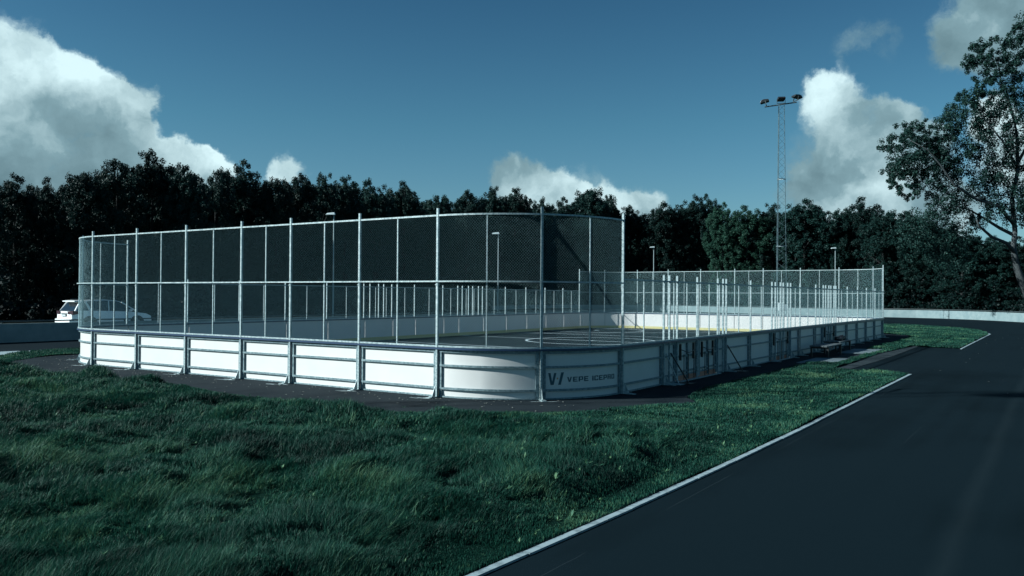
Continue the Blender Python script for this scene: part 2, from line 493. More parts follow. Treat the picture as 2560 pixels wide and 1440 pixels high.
# ------------------------------------------------------------------ rink frame
# u runs along the near end (left to right), v along the long side (away)
RR, LL, WW = 3.3355, 37.255, 15.025
AQ = math.pi * RR / 2
ORG = Vector((-1.8049, 20.1287, 0))
ct, st = math.cos(TH), math.sin(TH)


def uv(u, v, z=0.0):
    return Vector((ORG.x + u * ct - v * st, ORG.y + u * st + v * ct, z))


def uv_np(u, v):
    return ORG.x + u * ct - v * st, ORG.y + u * st + v * ct


def to_uv(x, y):
    dx, dy = x - ORG.x, y - ORG.y
    return dx * ct + dy * st, -dx * st + dy * ct


TOT = 2 * WW + 2 * LL + 4 * AQ


def path(s, off=0.0):
    """point and outward normal on the outline of the rink, in u, v"""
    s = s % TOT
    if s <= WW: return (-WW + s, -off), (0, -1)
    s -= WW
    if s <= AQ:
        a = -math.pi / 2 + s / RR; n = (math.cos(a), math.sin(a)); return ((RR + off) * n[0], RR + (RR + off) * n[1]), n
    s -= AQ
    if s <= LL: return (RR + off, RR + s), (1, 0)
    s -= LL
    if s <= AQ:
        a = s / RR; n = (math.cos(a), math.sin(a)); return ((RR + off) * n[0], RR + LL + (RR + off) * n[1]), n
    s -= AQ
    if s <= WW: return (-s, 2 * RR + LL + off), (0, 1)
    s -= WW
    if s <= AQ:
        a = math.pi / 2 + s / RR; n = (math.cos(a), math.sin(a)); return (-WW + (RR + off) * n[0], RR + LL + (RR + off) * n[1]), n
    s -= AQ
    if s <= LL: return (-WW - RR - off, RR + LL - s), (-1, 0)
    s -= LL
    a = math.pi + s / RR; n = (math.cos(a), math.sin(a)); return (-WW + (RR + off) * n[0], RR + (RR + off) * n[1]), n


def is_arc(s):
    s = s % TOT
    return WW < s < WW + AQ or WW + AQ + LL < s < WW + 2 * AQ + LL or 2 * WW + 2 * AQ + LL < s < 2 * WW + 3 * AQ + LL or s > TOT - AQ


def steps(s0, s1, ds=0.08):
    n = max(1, math.ceil((s1 - s0) / ds)) if is_arc((s0 + s1) / 2) else 1
    return [s0 + (s1 - s0) * i / n for i in range(n + 1)]


def sweep(mb, s0, s1, o0, o1, z0, z1, ds=0.08):
    ss = steps(s0, s1, ds)
    vs = []; fs = []
    for s in ss:
        (a, b), n = path(s)
        for o, z in ((o0, z0), (o1, z0), (o1, z1), (o0, z1)):
            (a, b), n = path(s, o)
            vs.append((a, b, z))
    k = len(ss)
    fs.append((0, 1, 2, 3)); fs.append(((k - 1) * 4 + 3, (k - 1) * 4 + 2, (k - 1) * 4 + 1, (k - 1) * 4))
    for i in range(k - 1):
        for j in range(4):
            fs.append((i * 4 + j, (i + 1) * 4 + j, (i + 1) * 4 + (j + 1) % 4, i * 4 + (j + 1) % 4))
    return mb.add(vs, fs)


def wires(s0, s1, z0, z1, off=0.0, dw=.066, dh=.070, r=.0014):
    """chain-link mesh of one bay: real wires in both diagonal directions"""
    mb = MB()
    wlen, h = s1 - s0, z1 - z0
    k = dh / dw
    for sgn, o in ((1, off - .002), (-1, off + .002)):
        if sgn > 0: c0, c1 = -wlen * k, h
        else: c0, c1 = 0, h + wlen * k
        nn = int((c1 - c0) / dh)
        for i in range(nn + 1):
            c = c0 + (i + .5) * dh
            # z = c + sgn*k*x
            if sgn > 0: xa, xb = max(0, -c / k), min(wlen, (h - c) / k)
            else: xa, xb = max(0, (c - h) / k), min(wlen, c / k)
            if xb - xa < .02: continue
            ss = steps(s0 + xa, s0 + xb, .35)
            b = len(mb.v)
            for s in ss:
                (a, bb), n = path(s, o)
                z = z0 + c + sgn * k * (s - s0)
                (a2, b2), _ = path(s, o + r * 1.4)
                mb.v += [(a2, b2, z), (a, bb, z + r * 1.3), (a, bb, z - r * 1.3)]
            for q in range(len(ss) - 1):
                for j in range(3):
                    mb.f.append((b + q * 3 + j, b + q * 3 + (j + 1) % 3, b + (q + 1) * 3 + (j + 1) % 3, b + (q + 1) * 3 + j))
    return mb


rink = empty('hockey_rink', uv(0, 0), TH, label='outdoor hockey rink with white dasher boards, steel posts and chain link fencing',
             cat='hockey rink')
ZT, ZM, ZL, ZTT, ZLT = 4.41, 2.81, 2.91, 4.585, 3.085     # rails and post tips
END = [0, 2.57, 5.163, 7.767, 9.849, 12.447, WW]
sR = lambda v: WW + AQ + (v - RR)
sFar = lambda u: WW + 2 * AQ + LL + (-u)
sL = lambda v: 2 * WW + 3 * AQ + LL + (RR + LL - v)
tall_near = [-AQ, -AQ / 2] + END + [WW + AQ / 2, WW + AQ]
tall_far = [sR(RR + LL), sR(RR + LL) + AQ / 2] + [WW + 2 * AQ + LL + (WW - x) for x in END[::-1]] + [2 * WW + 2.5 * AQ + LL, 2 * WW + 3 * AQ + LL]
low_right = [5.95, 6.35, 6.92, 8.52, 10.35, 10.86, 11.17, 13.78, 16.43, 16.89, 17.6, 18.0, 18.65, 19.09, 20.59, 23.31, 24.76, 25.24, 25.9, 26.32, 26.98, 27.41, 30.05, 32.70, 35.22, 37.86]
mid_right = [4.64, 6.71, 7.71, 8.68, 9.59, 10.55, 12.5, 15.1, 17.25, 18.17, 19.86, 21.97, 24.1, 25.69, 26.5, 28.75, 31.4, 33.98, 36.6, 39.25]
low_left = [6.08, 8.74, 11.41, 14.11, 16.79, 17.26, 17.94, 18.35, 19.01, 20.95, 23.58, 25.07, 25.53, 26.18, 26.62, 27.25, 27.69, 30.33, 32.89, 35.46, 38.04]
mid_left = [4.7, 7.42, 10.11, 12.77, 15.48, 17.69, 18.55, 20.1, 22.27, 24.35, 25.93, 26.75, 29.01, 31.62, 34.2, 36.72, 39.32]


def post_mesh(h):
    mb = MB(); w = .027 if h > 4 else .020
    mb.box(-w, w, -.024, .0, 0, h)            # web
    mb.box(-w, -w + .008, -.0, .026, 0, h)
    mb.box(w - .008, w, -.0, .026, 0, h)
    mb.box(-w, w, .026, .032, 0, h)
    if h > 4: mb.box(-.045, .045, -.035, .045, ZM - .09, ZM - .07)
    return mb.mesh('post', M['steel'])


def thin_mesh(z1):
    return MB().box(-.015, .015, -.022, .006, 1.235, z1).mesh('mid_post', M['steel'])


foot = MB()
foot.box(-.055, .055, -.04, .36, .012, .030)
foot.add([(-.005, .06, .03), (-.005, .20, .03), (-.005, .06, .30), (.005, .06, .03), (.005, .20, .03), (.005, .06, .30)],
         [(0, 1, 2), (5, 4, 3), (0, 3, 4, 1), (1, 4, 5, 2), (2, 5, 3, 0)])
foot.box(-.045, .045, .20, .25, .03, .045)
foot_me = foot.mesh('foot_bracket', M['steel'])
PM = {'tall': post_mesh(ZTT), 'low': post_mesh(ZLT)}
TM = {'tall': thin_mesh(ZT - .02), 'low': thin_mesh(ZL - .02)}


def put(name, me, s, off=0.0, z=0.0, parent=rink):
    (a, b), n = path(s, off)
    return link(name, me, parent, (a, b, z), math.atan2(n[1], n[0]) - math.pi / 2)


def post(s, kind, brk=True):
    p = put('post', PM[kind], s)
    if brk: link('foot_bracket', foot_me, p)
    return p


for s in tall_near + tall_far: post(s, 'tall')
feet = {5.95, 11.17, 13.78, 16.43, 19.09, 20.59, 23.31, 24.76, 27.41, 30.05, 32.70, 35.22, 37.86}
for v in low_right: post(sR(v), 'low', v in feet)
for v in low_left: post(sL(v), 'low')
for L_ in (tall_near, tall_far):
    for a, b in zip(L_[:-1], L_[1:]): put('mid_post', TM['tall'], (a + b) / 2)
for v in mid_right: put('mid_post', TM['low'], sR(v))
for v in mid_left: put('mid_post', TM['low'], sL(v))

bays = [(a, b, 'tall') for a, b in zip(tall_near[:-1], tall_near[1:])] + [(a, b, 'tall') for a, b in zip(tall_far[:-1], tall_far[1:])]
rb = [RR, 5.95, 6.92, 8.68, 10.35, 11.17, 13.78, 16.43, 19.09, 20.59, 23.31, 24.76, 27.41, 30.05, 32.70, 35.22, 37.86, RR + LL]
bays += [(sR(a), sR(b), 'low') for a, b in zip(rb[:-1], rb[1:])]
lb = [RR, 6.08, 8.74, 11.41, 14.11, 16.79, 19.01, 20.95, 23.58, 25.07, 27.69, 30.33, 32.89, 35.46, 38.04, RR + LL]
bays += [(sL(b), sL(a), 'low') for a, b in zip(lb[:-1], lb[1:])]
letter_panel = None
gates = [(sR(6.92), sR(8.68)), (sR(8.68), sR(10.35)), (sR(16.43), sR(19.09)), (sR(24.76), sR(27.41))]
for a, b, kind in bays:
    top = ZT if kind == 'tall' else ZL
    wires(a, b, 1.27, top - .02, .0).obj('mesh_panel', M['wire'], rink)
    r = MB(); sweep(r, a, b, -.020, .020, top - .020, top + .020); r.obj('top_rail', M['steel'], rink)
    if kind == 'tall':
        r = MB(); sweep(r, a, b, .034, .066, ZM - .018, ZM + .018); r.obj('middle_rail', M['steel'], rink)
    r = MB(); sweep(r, a, b, -.022, .022, 1.222, 1.262); r.obj('bottom_rail', M['steel'], rink)
    r = MB(); sweep(r, a, b, -.12, .045, 1.165, 1.215); r.obj('cap_rail', M['cap'], rink)
    g = any(abs(a - x) < .01 for x, _ in gates)
    if g:
        # double and single gates: two framed leaves with latches, props and a raised red kick plate
        leafw = MB(); sweep(leafw, a + .10, b - .10, -.075, -.06, .15, 1.16); lf = leafw.obj('gate', M['white'], rink)
        fr = MB()
        for x0, x1 in ((a - .002, a + .12), (b - .12, b - .004), ((a + b) / 2 - .03, (a + b) / 2 + .03)): sweep(fr, x0, x1, -.06, -.005, .06, 1.165)
        for z0, z1 in ((.70, .76), (.26, .31), (.17, .205), (1.11, 1.165)): sweep(fr, a + .12, b - .12, -.055, -.01, z0, z1)
        fr.obj('gate_frame', M['frame'], lf)
        k = MB(); sweep(k, a + .06, b - .06, -.058, -.046, .03, .165); k.obj('kick_plate', M['rkick'], lf)
        lt = MB()
        lt.tube([path(a + .25, .05)[0] + (.93,), path(a + .55, .12)[0] + (.84,), path(a + .75, .12)[0] + (.84,), path(b - .45, .06)[0] + (.90,)], .013)
        for q in (.22, b - a - .5):
            c0, n0 = path(a + q, .03)
            sweep(lt, a + q - .03, a + q + .03, -.01, .05, .62, 1.10)
        for q in (.3, .5, .75): lt.tube([path(a + (b - a) * q, .01)[0] + (.03,), path(a + (b - a) * q, .01)[0] + (.78,)], .012)
        lt.obj('latch', M['black'], lf)
        bl = MB()  # small pale bars: sunlight through holes in the gate, put in as colour
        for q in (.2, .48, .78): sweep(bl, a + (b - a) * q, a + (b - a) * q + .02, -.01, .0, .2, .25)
        bl.obj('painted_sun_gap', M['line'], lf)
        th = MB(); sweep(th, a, b, .03, .14, .012, .03); th.obj('threshold', M['steel'], lf)
        continue
    bd = MB(); sweep(bd, a + .02, b - .02, -.085, -.07, .02, 1.165, .07)
    pan = bd.obj('board_panel', M['white'], rink)
    fr = MB()
    for z0, z1 in ((.755, .805), (.205, .255), (.012, .045), (1.10, 1.16)): sweep(fr, a + .04, b - .04, -.07, -.012, z0, z1, .07)
    sweep(fr, a + .045, a + .12, -.07, -.02, .045, 1.10); sweep(fr, b - .12, b - .045, -.07, -.02, .045, 1.10)
    fr.obj('frame', M['frame'], pan)
    k = MB(); sweep(k, a, b, -.10, -.087, .02, .20, .08); k.obj('kick_plate', M['kick'], pan)
    if abs(a - (WW + AQ / 2)) < .01: letter_panel = pan

# diagonal props at the gate
for v, d in ((6.35, .45), (11.17, .45), (6.0, .3)):
    b = MB(); b.tube([path(sR(v), .05)[0] + (.88,), path(sR(v) + .35, d)[0] + (.03,)], .022)
    sweep(b, sR(v) + .1, sR(v) + .55, d - .25, d + .15, .012, .028)
    b.obj('prop', M['black'] if d > .4 else M['steel'], rink)

# lettering and emblem on the curved panel
GL = {  # strokes on a 5 x 7 grid
    'V': [[(0, 7), (1.5, 7), (2.5, 2.2), (3.5, 7), (5, 7), (3.3, 0), (1.7, 0)]],
    'E': [[(0, 0), (1.5, 0), (1.5, 7), (0, 7)], [(1.5, 0), (5, 0), (5, 1.4), (1.5, 1.4)], [(1.5, 2.8), (4.4, 2.8), (4.4, 4.2), (1.5, 4.2)], [(1.5, 5.6), (5, 5.6), (5, 7), (1.5, 7)]],
    'P': [[(0, 0), (1.5, 0), (1.5, 7), (0, 7)], [(1.5, 5.6), (4.6, 5.6), (5, 6.2), (5, 6.5), (4.6, 7), (1.5, 7)], [(3.6, 3.5), (5, 3.5), (5, 5.6), (3.6, 5.6)], [(1.5, 2.1), (4.5, 2.1), (5, 2.6), (5, 3.5), (1.5, 3.5)]],
    'I': [[(0, 0), (1.5, 0), (1.5, 7), (0, 7)]],
    'C': [[(0, .5), (.5, 0), (1.5, 0), (1.5, 7), (.5, 7), (0, 6.5)], [(1.5, 0), (4.5, 0), (5, .5), (5, 1.4), (1.5, 1.4)], [(1.5, 5.6), (5, 5.6), (5, 6.5), (4.5, 7), (1.5, 7)], [(3.6, 1.4), (5, 1.4), (5, 2.4), (3.6, 2.4)], [(3.6, 4.6), (5, 4.6), (5, 5.6), (3.6, 5.6)]],
    'R': [[(0, 0), (1.5, 0), (1.5, 7), (0, 7)], [(1.5, 5.6), (4.6, 5.6), (5, 6.2), (5, 6.5), (4.6, 7), (1.5, 7)], [(3.6, 4.0), (5, 4.0), (5, 5.6), (3.6, 5.6)], [(1.5, 2.6), (5, 2.6), (5, 4.0), (1.5, 4.0)], [(3.4, 0), (5, 0), (5, 2.6), (3.4, 2.6)]],
    'O': [[(0, .5), (.5, 0), (1.5, 0), (1.5, 7), (.5, 7), (0, 6.5)], [(3.5, 0), (4.5, 0), (5, .5), (5, 6.5), (4.5, 7), (3.5, 7)], [(1.5, 0), (3.5, 0), (3.5, 1.4), (1.5, 1.4)], [(1.5, 5.6), (3.5, 5.6), (3.5, 7), (1.5, 7)]]}


def wrap(mb, poly, s0, z0, off=-.066):
    n = len(poly)
    vs = [path(s0 + x, off)[0] + (z0 + z,) for x, z in poly] + [path(s0 + x, off - .012)[0] + (z0 + z,) for x, z in poly]
    mb.add(vs, [tuple(range(n)), tuple(range(n, 2 * n))[::-1]] + [(i, (i + 1) % n, n + (i + 1) % n, n + i) for i in range(n)])


cur = 0.0
for word in ("VEPE", "ICEPRO"):
    tx = MB()
    for ch in word:
        for poly in GL[ch]: wrap(tx, [((cur + x) * .0268, y * .0171) for x, y in poly], WW + 3.315, .415)
        cur += (1.5 if ch == 'I' else 5) + 1.15
    cur += 3.6
    tx.obj('lettering', M['letter'], letter_panel)
em = MB()
wrap(em, [(0, .285), (.060, .285), (.096, .11), (.104, .075), (.112, .11), (.153, .285), (.213, .285), (.142, 0), (.062, 0)], WW + 2.815, .355)
wrap(em, [(.340, .295), (.412, .295), (.330, 0), (.260, 0)][::-1], WW + 2.815, .355)
em.obj('emblem', M['letter'], letter_panel)
em = MB(); wrap(em, [(.243 + .022 * math.cos(t * math.pi / 4), .15 + .022 * math.sin(t * math.pi / 4)) for t in range(8)], WW + 2.815, .355)
em.obj('emblem_dot', M['dot'], letter_panel)

# ------------------------------------------------------------------ ground, track, pads
HW = 1.0


def sheet(name, poly, z, ma, th=.0, **kw):
    mb = MB()
    if th: mb.prism(poly, z - th, z)
    else: mb.add([(x, y, z) for x, y in poly], [tuple(range(len(poly)))])
    return mb.obj(name, ma, None, loc=(ORG.x, ORG.y, 0), rz=TH, **kw)


bigring = [(700 * math.cos(i * math.pi / 24), 700 * math.sin(i * math.pi / 24)) for i in range(48)]
sheet('ground', bigring, -.06, M['verge'], kind='structure')
# outline of the track's outer wall, in u, v
W_LEFT = [(-30.7, -60.0), (-30.7, -20.0), (-30.7, 4.4), (-30.6, 30.0), (-30.8, 60.0), (-31.5, 76.0)]


def xy_uv(x, y): return to_uv(x, y)


W_FAR = [xy_uv(*p) for p in [(-2.9, 121), (3, 140), (12, 149), (22, 149.5), (29.5, 143), (35.5, 131.5), (42.3, 121.5), (49.7, 111.4), (52.8, 108.3), (54.7, 105.6), (55.9, 101), (56.2, 96), (55.7, 90)]] + [(13.5, 82), (19, 70), (22.5, 58), (24, 45), (24, 0), (24, -60)]
wall_poly = W_LEFT + W_FAR
sheet('track_surface', [(-29, -80)] + [(-30.7, -60)] + wall_poly[1:-1] + [(24, -60), (20, -80)], 0.0, M['track'], kind='structure')
# bank behind the walls, level with the road
mb = MB()
inner = [(u, v) for u, v in wall_poly]
cx, cy = -4, 40
bk = []
for (u, v) in inner:
    d = Vector((u - cx, v - cy)).normalized()
    bk.append(((u + d.x * .12, v + d.y * .12), (u + d.x * 30, v + d.y * 30), (u + d.x * 500, v + d.y * 500)))
vs = []
for a, b, c in bk: vs += [(*a, .4), (*b, .4), (*c, .4)]
fs = []
for i in range(len(bk) - 1):
    fs.append((i * 3, i * 3 + 1, (i + 1) * 3 + 1, (i + 1) * 3)); fs.append((i * 3 + 1, i * 3 + 2, (i + 1) * 3 + 2, (i + 1) * 3 + 1))
mb.add(vs, [f[::-1] for f in fs])
mb.obj('forest_floor', M['floor'], None, loc=(ORG.x, ORG.y, 0), rz=TH, kind='structure')
sheet('road', [(-31.0, -60), (-31.0, 70), (-44, 95), (-57, 110), (-44, 72), (-42.5, 50), (-42.5, -60)], .404, M['road'], kind='structure')

PAD = [(-17.3, -1.9), (-16.2, -2.41), (-10.9, -2.35), (-7.2, -2.6), (-3.7, -2.88), (-1.1, -2.8), (.9, -2.7), (2.46, -1.93), (3.6, -1.1), (4.4, .07), (5.02, 1.15), (5.56, 2.75), (5.0, 3.5), (4.72, 5), (4.72, 41), (4.2, 45), (2, 47.5), (-2, 49), (-17, 49), (-20, 46), (-20.2, 2.4), (-20.3, 1.4), (-19.8, .5), (-18.8, -.67)]
sheet('rink_surround', PAD, .006, M['pad'], kind='structure')
court = []
n = 120
for i in range(n): court.append(path(TOT * i / n, -.09)[0])
sheet('court_surface', court, .011, M['court'], kind='structure')
OLD = [(6.02, 14.7), (6.05, 18.85), (5.92, 24.1), (6.3, 31.8), (6.42, 32.6), (6.5, 31.8), (6.64, 23), (6.62, 19.3), (6.5, 14.2)]
sheet('old_asphalt_path', OLD, .010, M['old'], kind='structure')
sheet('paving_slab', [(4.3, 16.3), (5.56, 16.25), (5.56, 19.8), (4.3, 19.4)], .035, M['slab'], .03, kind='structure')
sheet('paving_slab', [(4.3, 23.3), (5.67, 23.7), (5.67, 27.4), (4.3, 26.9)], .035, M['slab'], .03, kind='structure')
sheet('paving_slab', [(4.73, 19.9), (5.6, 20.0), (5.66, 23.4), (4.73, 23.2)], .012, M['old'], kind='structure')
sheet('kerb_patch', [(-21.9, .2), (-24.1, 1.28), (-24.06, 1.97), (-22.9, 1.94)], .014, M['line'], kind='structure')

mb = MB(); rnd = random.Random(8)  # thin irregular pale patches on the asphalt beside the near post feet
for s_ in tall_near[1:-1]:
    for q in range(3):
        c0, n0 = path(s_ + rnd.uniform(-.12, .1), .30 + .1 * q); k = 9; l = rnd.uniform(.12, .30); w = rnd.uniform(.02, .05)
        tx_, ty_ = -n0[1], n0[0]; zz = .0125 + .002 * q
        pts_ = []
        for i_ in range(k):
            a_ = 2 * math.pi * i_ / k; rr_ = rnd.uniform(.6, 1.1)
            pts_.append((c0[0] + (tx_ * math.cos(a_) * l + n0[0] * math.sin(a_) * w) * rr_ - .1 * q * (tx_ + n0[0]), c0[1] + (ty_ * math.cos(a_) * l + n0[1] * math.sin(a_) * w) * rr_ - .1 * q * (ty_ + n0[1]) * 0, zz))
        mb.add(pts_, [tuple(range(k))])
mb.obj('pale_streaks', mat('pale grey', (.10, .14, .15), .9, col2=(.32, .40, .42), nscale=14), None, loc=(ORG.x, ORG.y, 0), rz=TH, kind='stuff', label='pale grey streaks on the asphalt by the post feet')

# white edge line: a flush strip, with small breaks
mb = MB()
rnd = random.Random(3)
def edge_run(pts, w=.085):
    for (a, b), (c, d) in zip(pts[:-1], pts[1:]):
        ln = math.hypot(c - a, d - b); t = 0
        while t < ln:
            seg = min(ln - t, rnd.choice([1.0, 1.5, 2.0, 1.2])); j = rnd.uniform(-.006, .006)
            dx, dy = (c - a) / ln, (d - b) / ln; nx, ny = dy, -dx
            t2 = t + seg - .012
            q = [(a + dx * t + nx * (j - w / 2), b + dy * t + ny * (j - w / 2)), (a + dx * t + nx * (j + w / 2), b + dy * t + ny * (j + w / 2)),
                 (a + dx * t2 + nx * (j + w / 2), b + dy * t2 + ny * (j + w / 2)), (a + dx * t2 + nx * (j - w / 2), b + dy * t2 + ny * (j - w / 2))]
            mb.prism(q, .0, .022)
            t += seg
edge_run([(7.9, -20), (8.28, -10.6), (8.43, -7), (8.50, -3.5), (8.54, 0), (8.54, 13.9)]); edge_run([(8.54, 30.6), (8.52, 51.6), (8.3, 53.2)])
edge_run([(-23.62, 60), (-23.62, 2.2)], .10)
mb.obj('track_edge_line', M['line'], None, loc=(ORG.x, ORG.y, 0), rz=TH, kind='structure')

# court markings
mb = MB()
def ring(cu, cv, r, w=.13, a0=0, a1=360):
    k = 72
    for i in range(k):
        t0, t1 = R(a0 + (a1 - a0) * i / k), R(a0 + (a1 - a0) * (i + 1) / k)
        mb.add([(cu + (r - w / 2) * math.cos(t0), cv + (r - w / 2) * math.sin(t0), .016), (cu + (r + w / 2) * math.cos(t0), cv + (r + w / 2) * math.sin(t0), .016),
                (cu + (r + w / 2) * math.cos(t1), cv + (r + w / 2) * math.sin(t1), .016), (cu + (r - w / 2) * math.cos(t1), cv + (r - w / 2) * math.sin(t1), .016)], [(0, 1, 2, 3)])
def cline(a, b, c, d, w=.13):
    ln = math.hypot(c - a, d - b); nx, ny = (d - b) / ln * w / 2, -(c - a) / ln * w / 2
    mb.add([(a - nx, b - ny, .0165), (a + nx, b + ny, .0165), (c + nx, d + ny, .0165), (c - nx, d - ny, .0165)], [(0, 1, 2, 3)])
ring(-9.17, 25.2, 3.6); ring(-9.17, 25.2, .1, .2); ring(-15.6, 38.2, 3.4); ring(-15.6, 38.2, .1, .2); ring(-2, 38, 3.4); ring(-2, 38, .1, .2)
cline(-18.2, 25.2, 3.2, 25.2); ring(-17.9, 25.3, .14, .25)
cline(-18.2, 31.5, 3.2, 31.5); cline(-18.2, 17.5, 3.2, 17.5); cline(-17, 42.5, 2, 42.5); cline(-18.2, 29.5, -6, 42)
mb.obj('court_marking', M['court_line'], None, loc=(ORG.x, ORG.y, 0), rz=TH, kind='structure')


# ------------------------------------------------------------------ track walls
def track_wall(name, pts, h, label, railz=.12):
    root = empty(name, uv(*pts[0]), 0, label=label, cat='wall')
    base = uv(*pts[0])
    P = [uv(*p) - base for p in pts]
    # densify
    Q = [P[0]]
    for a, b in zip(P[:-1], P[1:]):
        k = max(1, int((b - a).length / 3.0))
        Q += [a + (b - a) * (i + 1) / k for i in range(k)]
    mb = MB(); vs = []; fs = []
    for i, p in enumerate(Q):
        d = (Q[min(i + 1, len(Q) - 1)] - Q[max(i - 1, 0)]).normalized(); nrm = Vector((-d.y, d.x, 0)) * .09
        vs += [tuple(p + nrm), tuple(p - nrm), tuple(p - nrm + Vector((0, 0, h))), tuple(p + nrm + Vector((0, 0, h)))]
    for i in range(len(Q) - 1):
        for j in range(4): fs.append((i * 4 + j, i * 4 + (j + 1) % 4, (i + 1) * 4 + (j + 1) % 4, (i + 1) * 4 + j))
    mb.add(vs, fs); mb.obj('wall_body', M['concrete'], root)
    rl = MB(); rl.tube([q + Vector((0, 0, h + railz)) for q in Q], .042, 6); rl.obj('hand_rail', M['steel_dark'], root)
    rp = MB().box(-.03, .03, -.03, .03, h, h + railz).mesh('rail_post', M['steel_dark'])
    for i in range(0, len(Q), 2): link('rail_post', rp, root, tuple(Q[i]))
    return root


M['steel_dark'] = mat('weathered rail', (.05, .07, .075), .6, .2)
track_wall('left_track_wall', W_LEFT[1:], .93, 'low concrete wall in shade on the left, running beside the road with the white car')
track_wall('far_track_wall', W_FAR[:-3], 1.0, 'pale sunlit concrete wall curving round the far bend on the right')

# ------------------------------------------------------------------ lattice floodlight mast
MX, MY, MH = 32.3, 100.0, 25.7
mast = empty('floodlight_mast', (MX, MY, 0), 0, label='tall lattice floodlight mast with three lamp heads behind the rink', cat='floodlight mast')
legs = []
def leg_at(k, z):
    w = .78 - .36 * z / MH            # radius of the triangular section
    a = R(100 + 120 * k + 8)
    return Vector((w * math.cos(a), w * math.sin(a), z))
for k in range(3): MB().tube([leg_at(k, 0), leg_at(k, MH)], .032, 6).obj('leg', M['mast'], mast)
br = MB()
z = .4; i = 0
while z < MH - .5:
    dz = .95 - .3 * z / MH
    for k in range(3):
        a, b = (k, (k + 1) % 3) if i % 2 == 0 else ((k + 1) % 3, k)
        br.tube([leg_at(a, z), leg_at(b, z + dz)], .013, 4)
    z += dz; i += 1
br.obj('bracing', M['mast'], mast)
cl = MB()
for z in (8.7, 16.8):
    for k in range(3): cl.tube([leg_at(k, z) * 1.12 - Vector((0, 0, z * .12)), leg_at((k + 1) % 3, z) * 1.12 - Vector((0, 0, z * .12))], .05, 5)
cl.obj('collar', M['steel'], mast)
arm = MB(); arm.tube([(-1.85, .3, MH - .12), (1.75, -.5, MH + .30)], .075, 8); arm.obj('crossarm', M['steel_dark'], mast)
def floodlight(x, y, z, rz, tilt, sc=1.0):
    f = MB()
    prof = [(-.45, 0), (-.40, .22), (.1, .34), (.42, .30), (.62, .05), (.55, -.02)]
    w = .42
    vs = [(px * sc, -w * sc, pz * sc) for px, pz in prof] + [(px * sc, w * sc, pz * sc) for px, pz in prof]
    k = len(prof)
    f.add(vs, [tuple(range(k)), tuple(range(k, 2 * k))[::-1]] + [(i, k + i, k + (i + 1) % k, (i + 1) % k) for i in range(k)])
    o = f.obj('floodlight', M['black'], mast, loc=(x, y, z)); o.rotation_euler = (0, tilt, rz); bevel(o, .03)
    lens = MB().box(-.40 * sc, .50 * sc, -.36 * sc, .36 * sc, -.03 * sc, -.005); l = lens.obj('lens', M['lens'], o)
    b = MB(); b.box(-.05, .05, -.5 * sc, -.46 * sc, -.36, .12); b.box(-.05, .05, .46 * sc, .5 * sc, -.36, .12); b.box(-.05, .05, -.5 * sc, .5 * sc, -.40, -.36)
    b.obj('bracket', M['steel_dark'], o)
floodlight(-1.75, .3, MH + .45, R(160), R(14))
floodlight(0, -.1, MH + .62, R(-95), R(-8))
floodlight(1.7, -.5, MH + .85, R(15), R(12))
for q, (x, y) in enumerate(((-.15, -.75), (.45, -.8))):
    c = MB().box(-.25, .25, -.15, .15, 0, .75 if q else .95).obj('cabinet', M['grey'], mast, loc=(x, y, .95)); bevel(c, .02)

# its twin on the near side of the track, out to the left: its shadow falls across the asphalt
m2 = mast.copy(); C.objects.link(m2); m2.location = uv(-21, -22.6); m2.rotation_euler = (0, 0, R(40))
m2['label'] = 'second lattice floodlight mast, out of frame on the left, casting the long thin shadow'
mast['group'] = m2['group'] = 'lattice floodlight masts'
for ch in list(mast.children):
    c = ch.copy(); C.objects.link(c); c.parent = m2
    for g in ch.children:
        d = g.copy(); C.objects.link(d); d.parent = c

# ------------------------------------------------------------------ street lamps
def street_lamp(px, Y, top, label, zb=.4, sc=1.0):
    x = (px - 1280) / 2075 * Y
    sc *= .78
    r = empty('street_lamp', (x, Y, zb), 0, label=label, cat='street lamp', group='street lamps along the road beyond the rink')
    MB().tube([(0, 0, 0), (0, 0, 1.2), (0, 0, top - zb - .1)], [.09, .075, .05], 8).obj('pole', M['steel'], r)
    h = MB(); h.add([(-1.0, -.28, 0), (.18, -.28, 0), (.18, .28, 0), (-1.0, .28, 0), (-.80, -.20, .20), (.08, -.20, .30), (.08, .20, .30), (-.80, .20, .20)],
                    [(0, 3, 2, 1), (4, 5, 6, 7), (0, 1, 5, 4), (1, 2, 6, 5), (2, 3, 7, 6), (3, 0, 4, 7)])
    o = h.obj('lamp_head', M['grey'], r, loc=(0, 0, top - zb - .15)); o.scale = (sc, sc, sc); bevel(o, .02)
    return r


street_lamp(833, 77, 10.05, 'street lamp rising above the top rail of the near fence', sc=.95)
street_lamp(1245, 99, 10.0, 'street lamp seen wholly through the mesh left of the near corner post')
street_lamp(1634, 123, 9.95, 'street lamp just right of the tall near fence against dark trees', sc=.8)
street_lamp(2088, 119, 9.75, 'street lamp right of the lattice mast against dark trees', sc=.8)

